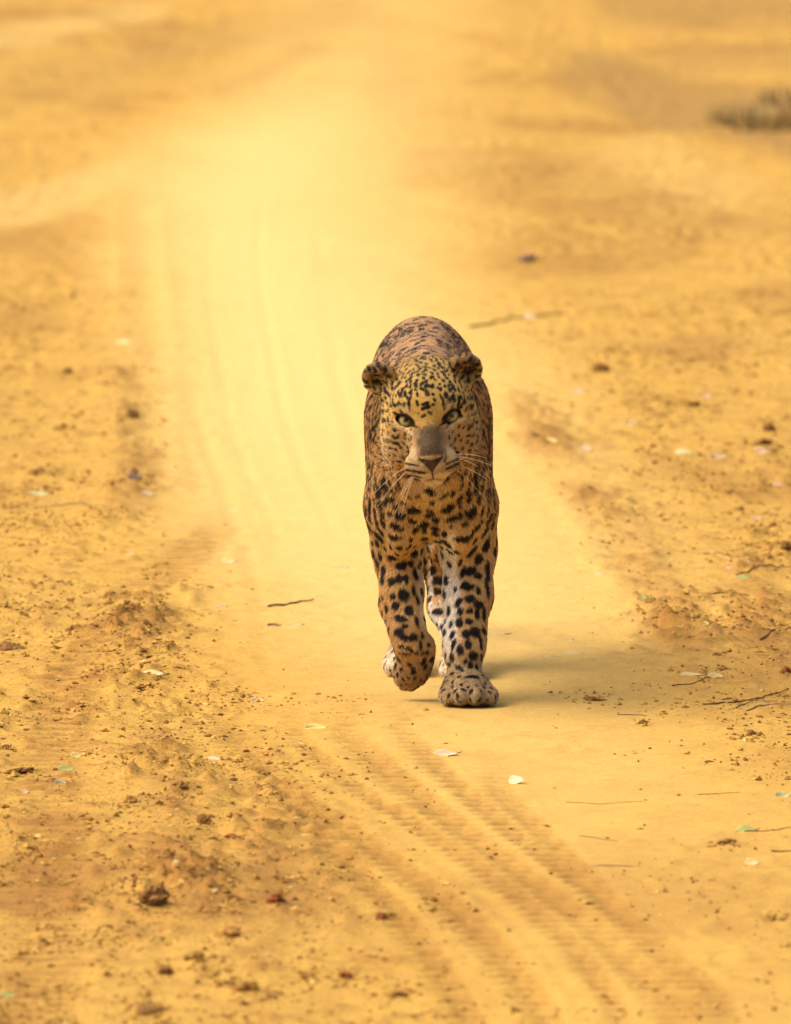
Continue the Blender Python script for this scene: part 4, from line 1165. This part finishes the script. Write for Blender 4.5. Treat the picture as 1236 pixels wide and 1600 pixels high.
# ------------------------------------------------------------------ clods of soil
M_clod = {'dark': simple_mat('dark_clod', (0.140, 0.070, 0.022), (0.320, 0.165, 0.044), 110), 'red': simple_mat('red_clod', (0.26, 0.085, 0.030), (0.34, 0.13, 0.045), 60),
          'mid': simple_mat('brown_clod', (0.240, 0.122, 0.032), (0.430, 0.240, 0.056), 110), 'grey': simple_mat('grey_clod', (0.20, 0.145, 0.11), (0.36, 0.26, 0.18), 60)}
bv, bf = ico(3)
for k, (x, y, w, h, c, label) in enumerate(CLODS):
    n1 = vnoise(bv[:, 0] * 1.4 + k * 7.7, bv[:, 1] * 1.4, bv[:, 2] * 1.4, 3 + k)
    n2 = vnoise(bv[:, 0] * 3.6 + k * 3.1, bv[:, 1] * 3.6, bv[:, 2] * 3.6, 40 + k)
    n3 = vnoise(bv[:, 0] * 7.5 + k, bv[:, 1] * 7.5, bv[:, 2] * 7.5, 90 + k)
    v = bv * (1 + 0.42 * n1 + 0.30 * n2 + 0.22 * n3)[:, None]
    v = v * np.array([w / 2, w / 2 * random.uniform(0.8, 1.3), h * 0.52])
    me = np_mesh('soil_clod', v, bf, smooth=False); me.materials.append(M_clod[c])
    o = link(bpy.data.objects.new('soil_clod', me))
    o.location = (x, y, gz(x, y) + h * 0.22); o.rotation_euler = (random.uniform(-0.2, 0.2), random.uniform(-0.2, 0.2), random.uniform(0, 6.28) if w < 0.03 else random.uniform(-0.3, 0.3))
    tag(o, label, 'clod', 'clods of soil lying on the sand')

# ------------------------------------------------------------------ fallen leaves
LEAFC = {'green': ((0.30, 0.31, 0.075), (0.46, 0.44, 0.14)), 'white': ((0.52, 0.38, 0.20), (0.68, 0.55, 0.36)), 'cream': ((0.56, 0.42, 0.15), (0.68, 0.55, 0.25)),
         'palegreen': ((0.46, 0.44, 0.17), (0.62, 0.57, 0.29)), 'yellow': ((0.64, 0.52, 0.13), (0.74, 0.62, 0.24)), 'pink': ((0.50, 0.31, 0.16), (0.62, 0.43, 0.27)), 'brown': ((0.12, 0.06, 0.022), (0.24, 0.12, 0.045))}
M_leaf = {k: simple_mat('leaf_' + k, a, b_, 45, 0.55, 0.15, 0.4) for k, (a, b_) in LEAFC.items()}
LEAVES = [
    (-0.806, 3.96, 0.0428, 0.0189, 0.09, 0.56, 0.3, 'palegreen', "pale green leaf on the left verge, level with the leopard's chin"),
    (-0.578, 3.917, 0.0267, 0.0161, 0.35, 0.61, 0.5, 'white', 'small whitish leaf on the left verge right of a grey clod'),
    (-0.722, 7.902, 0.0373, 0.023, -0.17, 0.52, 0.4, 'palegreen', 'blurred pale leaf far up the left verge'),
    (-0.825, 4.473, 0.0218, 0.0129, 0.17, 0.52, 0.4, 'cream', 'tiny cream leaf chip at the left edge, above a pale green leaf'),
    (-0.391, 3.62, 0.0237, 0.0127, -0.14, 0.61, 0.5, 'cream', "small cream leaf on the pale track, farther of two left of the leopard's chest"),
    (-0.387, 2.515, 0.0302, 0.0139, -0.1, 0.59, 0.4, 'cream', "small cream leaf on the pale track, nearer of two left of the leopard's forelegs"),
    (-0.248, 1.346, 0.0286, 0.0123, 0.14, 0.56, 0.2, 'cream', 'cream leaf with dark ends lying just in front of the dark stick'),
    (-0.287, 1.346, 0.0238, 0.0132, -0.17, 0.42, 0.5, 'brown', 'brown shrivelled leaf touching the cream leaf in front of the dark stick'),
    (-0.581, 2.617, 0.0152, 0.0107, 0.0, 0.61, 0.4, 'white', 'tiny white leaf chip in the left rut above the berm'),
    (-0.39, 1.659, 0.0218, 0.0114, 0.21, 0.52, 0.4, 'pink', 'faint pinkish leaf left of the dark stick'),
    (-0.494, 0.428, 0.0434, 0.0162, -0.1, 0.42, 0.15, 'palegreen', 'long silvery green leaf on the crumbly berm'),
    (-0.303, 0.108, 0.0247, 0.0125, 0.21, 0.59, 0.8, 'white', 'small white curled leaf left of the lifted paw'),
    (-0.392, 0.057, 0.0112, 0.0084, 0.0, 0.59, 0.4, 'yellow', 'tiny yellow leaf chip between the berm and the white curled leaf'),
    (-0.197, -0.329, 0.0374, 0.0156, 0.28, 0.63, 0.3, 'yellow', 'yellow green leaf in front and left of the lifted paw'),
    (-0.224, -0.559, 0.0196, 0.0102, 0.14, 0.52, 0.4, 'cream', 'pale cream leaf just below the yellow green leaf'),
    (-0.366, -0.822, 0.0257, 0.011, -0.07, 0.56, 0.3, 'white', 'white leaf at the start of the tyre tread marks'),
    (-0.597, -0.794, 0.0193, 0.0126, 0.44, 0.73, 0.6, 'yellow', 'small bright yellow leaf above a green leaf in the left rut'),
    (-0.606, -1.041, 0.0276, 0.0138, 0.17, 0.63, 0.4, 'green', 'dull green leaf in the left foreground rut'),
    (-0.611, -1.22, 0.0231, 0.0139, 0.61, 0.7, 0.7, 'white', 'small white folded leaf with a brown clod beside it, bottom left rut'),
    (-0.666, -1.326, 0.0146, 0.011, 0.0, 0.66, 0.5, 'pink', 'pinkish leaf chip near the left edge, below the long dark clod'),
    (-0.193, -1.887, 0.0406, 0.0122, 0.07, 0.45, 0.2, 'palegreen', 'long narrow pale leaf across the tyre tracks in the foreground'),
    (-0.398, -2.393, 0.0177, 0.0105, 0.09, 0.63, 0.4, 'palegreen', 'small pale leaf on the foreground berm above the biggest clod'),
    (-0.334, -2.692, 0.0078, 0.0058, 0.0, 0.66, 0.4, 'cream', 'tiny cream leaf chip right of the biggest foreground clod'),
    (-0.613, -3.715, 0.0237, 0.0141, 0.17, 0.56, 0.4, 'green', 'green leaf at the bottom left corner'),
    (0.025, -0.766, 0.0409, 0.0146, -0.09, 0.59, 0.35, 'white', 'white leaf with a dark tip right in front of the leopard'),
    (0.14, -1.149, 0.0359, 0.0183, -0.84, 0.79, 0.5, 'white', 'steeply turned whitish leaf in front and right of the leopard'),
    (-0.013, -3.177, 0.0113, 0.0085, 1.22, 0.87, 0.4, 'white', 'pale upright leaf chip in the middle foreground tracks'),
    (0.277, 5.166, 0.0365, 0.0173, 0.07, 0.59, 0.4, 'yellow', "pale yellow leaf right of the leopard's cheek at the track edge"),
    (0.355, 4.993, 0.0251, 0.0169, 0.0, 0.7, 0.7, 'white', "bright white curled leaf on the right verge, second out from the leopard's cheek"),
    (0.565, 4.946, 0.039, 0.0189, -0.1, 0.59, 0.2, 'palegreen', 'blurred pale green leaf in the row across the right verge'),
    (0.638, 4.838, 0.0416, 0.0178, 0.1, 0.56, 0.3, 'pink', 'pinkish leaf in the right verge row, beside the pale green one'),
    (0.738, 5.008, 0.0335, 0.0175, 0.0, 0.66, 0.4, 'pink', 'pink leaf with a dark clod behind it near the right edge'),
    (0.468, 5.683, 0.0344, 0.0141, 0.35, 0.59, 0.4, 'white', "two toned pale leaf on the right verge level with the leopard's eyes"),
    (0.364, 6.516, 0.0296, 0.0175, 0.17, 0.63, 0.4, 'white', 'blurred white leaf on the upper right verge, above the leaf row'),
    (0.658, 6.446, 0.0265, 0.0157, 0.0, 0.63, 0.4, 'pink', 'blurred pinkish leaf high on the right verge'),
    (0.272, 8.619, 0.0287, 0.0189, 0.0, 0.63, 0.4, 'white', "blurred white leaf beside the far stick right of the leopard's back"),
    (0.744, 4.148, 0.0189, 0.0141, 0.0, 0.63, 0.4, 'pink', 'pale leaf chip at the right edge below the pink leaf'),
    (0.679, 3.44, 0.0209, 0.0155, 0.0, 0.63, 0.5, 'pink', 'pinkish chip near the right edge above the thin straw'),
    (0.468, 1.132, 0.0354, 0.014, 0.17, 0.63, 0.25, 'green', 'bright yellow green leaf on the right verge'),
    (0.512, 1.154, 0.0142, 0.0106, 0.0, 0.63, 0.4, 'yellow', 'tiny yellow leaf right beside the bright yellow green leaf'),
    (0.262, 0.823, 0.0326, 0.0125, -0.07, 0.52, 0.2, 'cream', 'pale leaf right of the planted leg, right one of a pair'),
    (0.223, 0.747, 0.0255, 0.0104, 0.09, 0.45, 0.2, 'cream', 'pale leaf right of the planted leg, left one of a pair'),
    (0.257, 1.042, 0.0165, 0.0111, 0.0, 0.63, 0.5, 'cream', 'tiny pale curled leaf just above the pair right of the planted leg'),
    (0.509, 0.355, 0.0296, 0.0135, 0.14, 0.63, 0.4, 'cream', 'cream leaf on the right verge at the end of a dark twig'),
    (0.467, 0.396, 0.041, 0.0123, -0.17, 0.45, 0.3, 'cream', 'long faint leaf left of the cream leaf on the right verge'),
    (0.407, 1.624, 0.0169, 0.011, 0.0, 0.66, 0.6, 'green', 'small green leaf bud at the end of a short twig on the right verge'),
    (0.61, 2.128, 0.0272, 0.0137, 0.17, 0.59, 0.3, 'green', 'dull green leaf under the thin straw on the right verge'),
    (0.59, 2.313, 0.0199, 0.0107, 0.0, 0.59, 0.4, 'pink', "small pinkish leaf chip left of the thin straw's lower end"),
    (0.496, -1.829, 0.0346, 0.015, 0.0, 0.59, 0.2, 'green', 'green leaf on a twig near the right edge in the foreground'),
    (0.494, -2.228, 0.0219, 0.0138, -0.09, 0.73, 0.4, 'cream', 'cream leaf near the right edge, below the green leaf on a twig'),
    (0.571, -1.335, 0.0272, 0.0161, 0.44, 0.63, 0.5, 'palegreen', 'pale green folded leaf at the right edge, in front of the twig heap'),
    (0.12, 1.165, 0.052, 0.0156, 0.1, 0.42, 0.1, 'cream', 'faint long pale leaf close behind the planted leg'),
    (-0.164, 2.414, 0.02, 0.0101, 0.0, 0.52, 0.3, 'pink', "tiny pinkish leaf on the pale track close to the leopard's left foreleg"),
    (0.334, 2.239, 0.0174, 0.0084, -0.17, 0.52, 0.3, 'white', 'tiny white chip on the right of the track, level with the forelegs'),
]   # (x, y, length, width, turn, tilt towards the viewer, curl, colour, label)
def leaf_mesh(L, W, curl, seed):
    rs = random.Random(seed)
    nu, nv = 12, 5
    bend = rs.uniform(-0.18, 0.18)
    V = []
    for side in (1, -1):
        for i in range(nu + 1):
            s = i / nu
            half = W / 2 * (math.sin(math.pi * s ** 0.85)) ** 0.8 * (1 + 0.10 * math.sin(9 * s + seed)) + 0.0004
            for j in range(nv):
                q = (j / (nv - 1)) * 2 - 1
                x = (s - 0.5) * L
                y = q * half + bend * L * (s - 0.5) ** 2
                z = curl * L * (0.9 * (s - 0.5) ** 2 - 0.05) + abs(q) * half * (0.35 + 0.3 * curl) + 0.03 * L * math.sin(5 * s + seed) * q + side * 0.00028
                V.append((x, y, z))
    Q = []
    n = (nu + 1) * nv
    for i in range(nu):
        for j in range(nv - 1):
            a, b_, c, d = i * nv + j, (i + 1) * nv + j, (i + 1) * nv + j + 1, i * nv + j + 1
            Q.append((a, b_, c, d)); Q.append((n + d, n + c, n + b_, n + a))
    for i in range(nu):
        for j in (0, nv - 1):
            a, b_ = i * nv + j, (i + 1) * nv + j
            Q.append((a, n + a, n + b_, b_) if j == 0 else (b_, n + b_, n + a, a))
    for i in (0, nu):
        for j in range(nv - 1):
            a, b_ = i * nv + j, i * nv + j + 1
            Q.append((b_, n + b_, n + a, a) if i == 0 else (a, n + a, n + b_, b_))
    return np.array(V), np.array(Q)
for k, (x, y, L, W, turn, tilt, curl, c, label) in enumerate(LEAVES):
    v, q = leaf_mesh(L, W, curl, k + 1)
    me = np_mesh('fallen_leaf', v, q); me.materials.append(M_leaf[c])
    o = link(bpy.data.objects.new('fallen_leaf', me))
    rot = Matrix.Rotation(turn, 4, 'Z') @ Matrix.Rotation(tilt, 4, 'X')
    o.rotation_euler = rot.to_euler()
    low = min((rot @ Vector(p)).z for p in v)
    o.location = (x, y, gz(x, y) - low - 0.0015)
    tag(o, label, 'leaf', 'leaves fallen on the sand')
    # the stalk
    sv_, sq_ = tube([(L * 0.47, 0, curl * L * 0.17), (L * 0.58, 0.002, curl * L * 0.20), (L * 0.68, 0.004, curl * L * 0.16)], [0.0009, 0.0007, 0.0006], 5)
    sm_ = np_mesh('stalk', sv_, sq_); sm_.materials.append(M_leaf['brown' if k % 3 == 0 else c])
    link(bpy.data.objects.new('stalk', sm_), o)

# ------------------------------------------------------------------ twigs
M_twig = {'dark': simple_mat('dark_twig', (0.085, 0.048, 0.020), (0.190, 0.105, 0.042), 90), 'grey': simple_mat('grey_twig', (0.20, 0.14, 0.075), (0.34, 0.25, 0.14), 90),
          'pale': simple_mat('pale_twig', (0.50, 0.36, 0.18), (0.62, 0.48, 0.26), 90), 'green': simple_mat('green_twig', (0.16, 0.14, 0.035), (0.26, 0.22, 0.06), 90)}
TWIGS = [
    ([(-0.302, 1.671), (-0.258, 1.706), (-0.216, 1.789)], 0.00242, 'dark', 0, "dark stick on the pale track left of the leopard's forelegs"),
    ([(0.125, 8.396), (0.23, 8.639), (0.312, 8.783), (0.374, 8.866)], 0.00356, 'green', 1, "long blurred stick lying far off right of the leopard's back"),
    ([(0.56, 2.771), (0.603, 2.54), (0.64, 2.301)], 0.00127, 'pale', 0, 'thin pale straw slanting across the right verge'),
    ([(0.514, 1.778), (0.558, 1.813), (0.611, 1.754)], 0.00182, 'dark', 1, 'dark twig on the right verge above the bright yellow green leaf'),
    ([(0.6, 2.202), (0.66, 2.351), (0.715, 2.451)], 0.00149, 'dark', 1, 'dark twig running to the right edge under the straw'),
    ([(0.478, -0.033), (0.535, -0.003), (0.575, 0.047), (0.642, 0.19)], 0.00179, 'dark', 3, 'long forked dark twig at the right edge, front of the heap'),
    ([(0.55, -0.152), (0.589, -0.053), (0.633, -0.073)], 0.00166, 'grey', 2, 'grey twig lying in the heap at the right edge'),
    ([(0.532, -0.093), (0.567, 0.027), (0.607, -0.013)], 0.00134, 'grey', 1, 'short grey twig crossing the heap at the right edge'),
    ([(0.429, 0.251), (0.475, 0.292), (0.5, 0.355)], 0.00125, 'dark', 0, 'dark twig leading to the cream leaf on the right verge'),
    ([(0.236, -2.275), (0.279, -2.267), (0.319, -2.275)], 0.00129, 'grey', 0, 'greyish straight stick in the right foreground'),
    ([(0.217, -1.431), (0.269, -1.456), (0.341, -1.422)], 0.00062, 'dark', 0, 'very thin dark twig in the right middle foreground'),
    ([(0.358, 3.426), (0.395, 3.481)], 0.00209, 'green', 0, "short olive stick right of the leopard's chest"),
    ([(0.411, 1.601), (0.443, 1.612), (0.48, 1.648)], 0.00121, 'dark', 0, 'thin twig joined to the small green bud on the right verge'),
    ([(0.496, -1.838), (0.532, -1.829), (0.573, -1.804)], 0.00112, 'dark', 0, 'twig carrying the green leaf to the right edge'),
    ([(0.608, 0.976), (0.644, 1.12), (0.673, 1.221)], 0.00176, 'dark', 1, 'dark crooked twig near the right edge, level with the paws'),
    ([(-0.42, -2.027), (-0.369, -2.059)], 0.00101, 'dark', 0, 'thin dark twig lying across the foreground berm'),
    ([(-0.798, 3.69), (-0.719, 3.718), (-0.659, 3.69)], 0.00145, 'grey', 0, "faint grey twig in front of the left verge's pale green leaf"),
    ([(-0.738, 2.351), (-0.68, 2.301)], 0.00187, 'grey', 0, 'short grey twig in the rut at the left'),
    ([(0.325, -0.162), (0.374, -0.192)], 0.00111, 'dark', 0, 'short thin twig right of the planted paw, beyond the pellet'),
    ([(0.231, -1.887), (0.29, -1.953)], 0.00061, 'dark', 0, 'faint thin twig above the greyish straight stick'),
    ([(0.433, -1.335), (0.502, -1.3)], 0.00063, 'dark', 0, 'thin twig in the right foreground left of the pale green folded leaf'),
    ([(0.528, -2.091), (0.564, -2.075)], 0.0015, 'dark', 0, "dark stub at the right edge under the green leaf's twig"),
    ([(0.531, 1.087), (0.582, 1.199), (0.618, 1.404)], 0.00094, 'pale', 0, 'fine pale stem above the cream leaf on the right verge'),
    ([(0.028, -0.785), (0.045, -0.775)], 0.00118, 'dark', 0, 'tiny dark stem at the tip of the white leaf before the leopard'),
]   # (points, radius, colour, side shoots, label)
for k, (pts_, r, c, shoots, label) in enumerate(TWIGS):
    rs = random.Random(70 + k)
    P2 = []
    for (x0, y0), (x1, y1) in zip(pts_[:-1], pts_[1:]):
        for s in np.linspace(0, 1, 6)[:-1]:
            P2.append((x0 + (x1 - x0) * s + rs.gauss(0, r * 0.7), y0 + (y1 - y0) * s + rs.gauss(0, r * 2)))
    P2.append(pts_[-1])
    base = np.array([np.mean([p[0] for p in P2]), np.mean([p[1] for p in P2]), 0.0])
    path = [np.array([px_, py_, gz(px_, py_) + r * 0.55 + r * 0.8 * max(0, math.sin(i * 0.8 + k))]) - base for i, (px_, py_) in enumerate(P2)]
    n = len(path)
    rad = [r * (1.0 - 0.55 * i / (n - 1)) * (1 + 0.12 * rs.uniform(-1, 1)) for i in range(n)]
    v, q = tube(path, rad, 7)
    cap = [len(v), len(v) + 1]
    v = np.concatenate([v, [path[0]], [path[-1]]])
    allq = [tuple(a) for a in q] + [((i + 1) % 7, i, cap[0], cap[0]) for i in range(7)] + [((n - 1) * 7 + i, (n - 1) * 7 + (i + 1) % 7, cap[1], cap[1]) for i in range(7)]
    me = bpy.data.meshes.new('twig')
    me.from_pydata([tuple(a) for a in v], [], [tuple(dict.fromkeys(a)) for a in allq])
    me.polygons.foreach_set('use_smooth', np.ones(len(me.polygons), dtype=bool)); me.update()
    me.materials.append(M_twig[c])
    o = link(bpy.data.objects.new('twig', me)); o.location = base
    tag(o, label, 'twig', 'twigs lying on the sand')
    for j in range(shoots):
        i0 = int(n * rs.uniform(0.25, 0.8)); a = path[i0]
        t = path[min(i0 + 1, n - 1)] - path[i0 - 1]; t /= np.linalg.norm(t)
        sgn = rs.choice((-1, 1)); ln_ = r * rs.uniform(9, 16)
        e = np.array([t[0] * 0.7 - t[1] * 0.6 * sgn, t[1] * 0.7 + t[0] * 0.6 * sgn, 0.22])
        p_ = [a, a + e * ln_ * 0.5, a + e * ln_]
        v, q = tube(p_, [r * 0.6, r * 0.45, r * 0.2], 5)
        m2 = np_mesh('side_shoot', v, q); m2.materials.append(M_twig[c])
        link(bpy.data.objects.new('side_shoot', m2), o)

# ------------------------------------------------------------------ dry tussock far back by the right edge
TUS = [
    (1.121, 16.175, 0.125, 0.169, 'widest blurred tussock of dry grass on the far verge, cut by the right edge'),
    (1.012, 16.569, 0.09, 0.11, 'low blurred tussock just left of the widest on the far verge'),
    (1.23, 17.525, 0.104, 0.134, 'tussock behind the widest one at the right edge'),
]   # (x, y, radius, height, label)
M_dry = simple_mat('dry_blade', (0.38, 0.26, 0.10), (0.50, 0.35, 0.14), 12)
M_grn = simple_mat('green_blade', (0.20, 0.165, 0.06), (0.28, 0.23, 0.10), 12)
M_stem = simple_mat('tussock_stem', (0.16, 0.10, 0.055), (0.26, 0.17, 0.09), 30)
for k, (x, y, R_, Ht, label) in enumerate(TUS):
    rs = random.Random(500 + k)
    root_ = bpy.data.objects.new('grass_tussock', None); link(root_); root_.location = (x, y, gz(x, y))
    root_.empty_display_size = 0.1
    tag(root_, label, 'tussock', 'dry tussocks on the far verge')
    for mat_, num, nm in ((M_dry, 60, 'dry_blades'), (M_grn, 45, 'green_blades'), (M_stem, 16, 'stems')):
        V = []; Q = []
        for _ in range(num):
            a = rs.uniform(0, 6.28); rr_ = R_ * math.sqrt(rs.random())
            bx, by = rr_ * math.cos(a), rr_ * math.sin(a) * 1.2
            hgt = Ht * rs.uniform(0.45, 1.0) * (1 - 0.45 * (rr_ / R_) ** 2)
            lean = rs.uniform(0.1, 0.7) * hgt; b2 = a + rs.gauss(0, 0.8)
            w = rs.uniform(0.003, 0.007); px_ = -math.sin(b2) * w; py_ = math.cos(b2) * w
            i0 = len(V)
            for s in (0, 0.35, 0.7, 1.0):
                cx_ = bx + math.cos(b2) * lean * s * s; cy_ = by + math.sin(b2) * lean * s * s; cz = hgt * (s - 0.25 * s * s * rs.random()) - 0.01
                f_ = 1 - 0.85 * s
                V += [(cx_ - px_ * f_, cy_ - py_ * f_, cz), (cx_ + px_ * f_, cy_ + py_ * f_, cz)]
            for s in range(3):
                Q.append((i0 + 2 * s, i0 + 2 * s + 1, i0 + 2 * s + 3, i0 + 2 * s + 2))
        me = np_mesh(nm, np.array(V), np.array(Q)); me.materials.append(mat_)
        o = link(bpy.data.objects.new(nm, me), root_); o['kind'] = 'stuff'
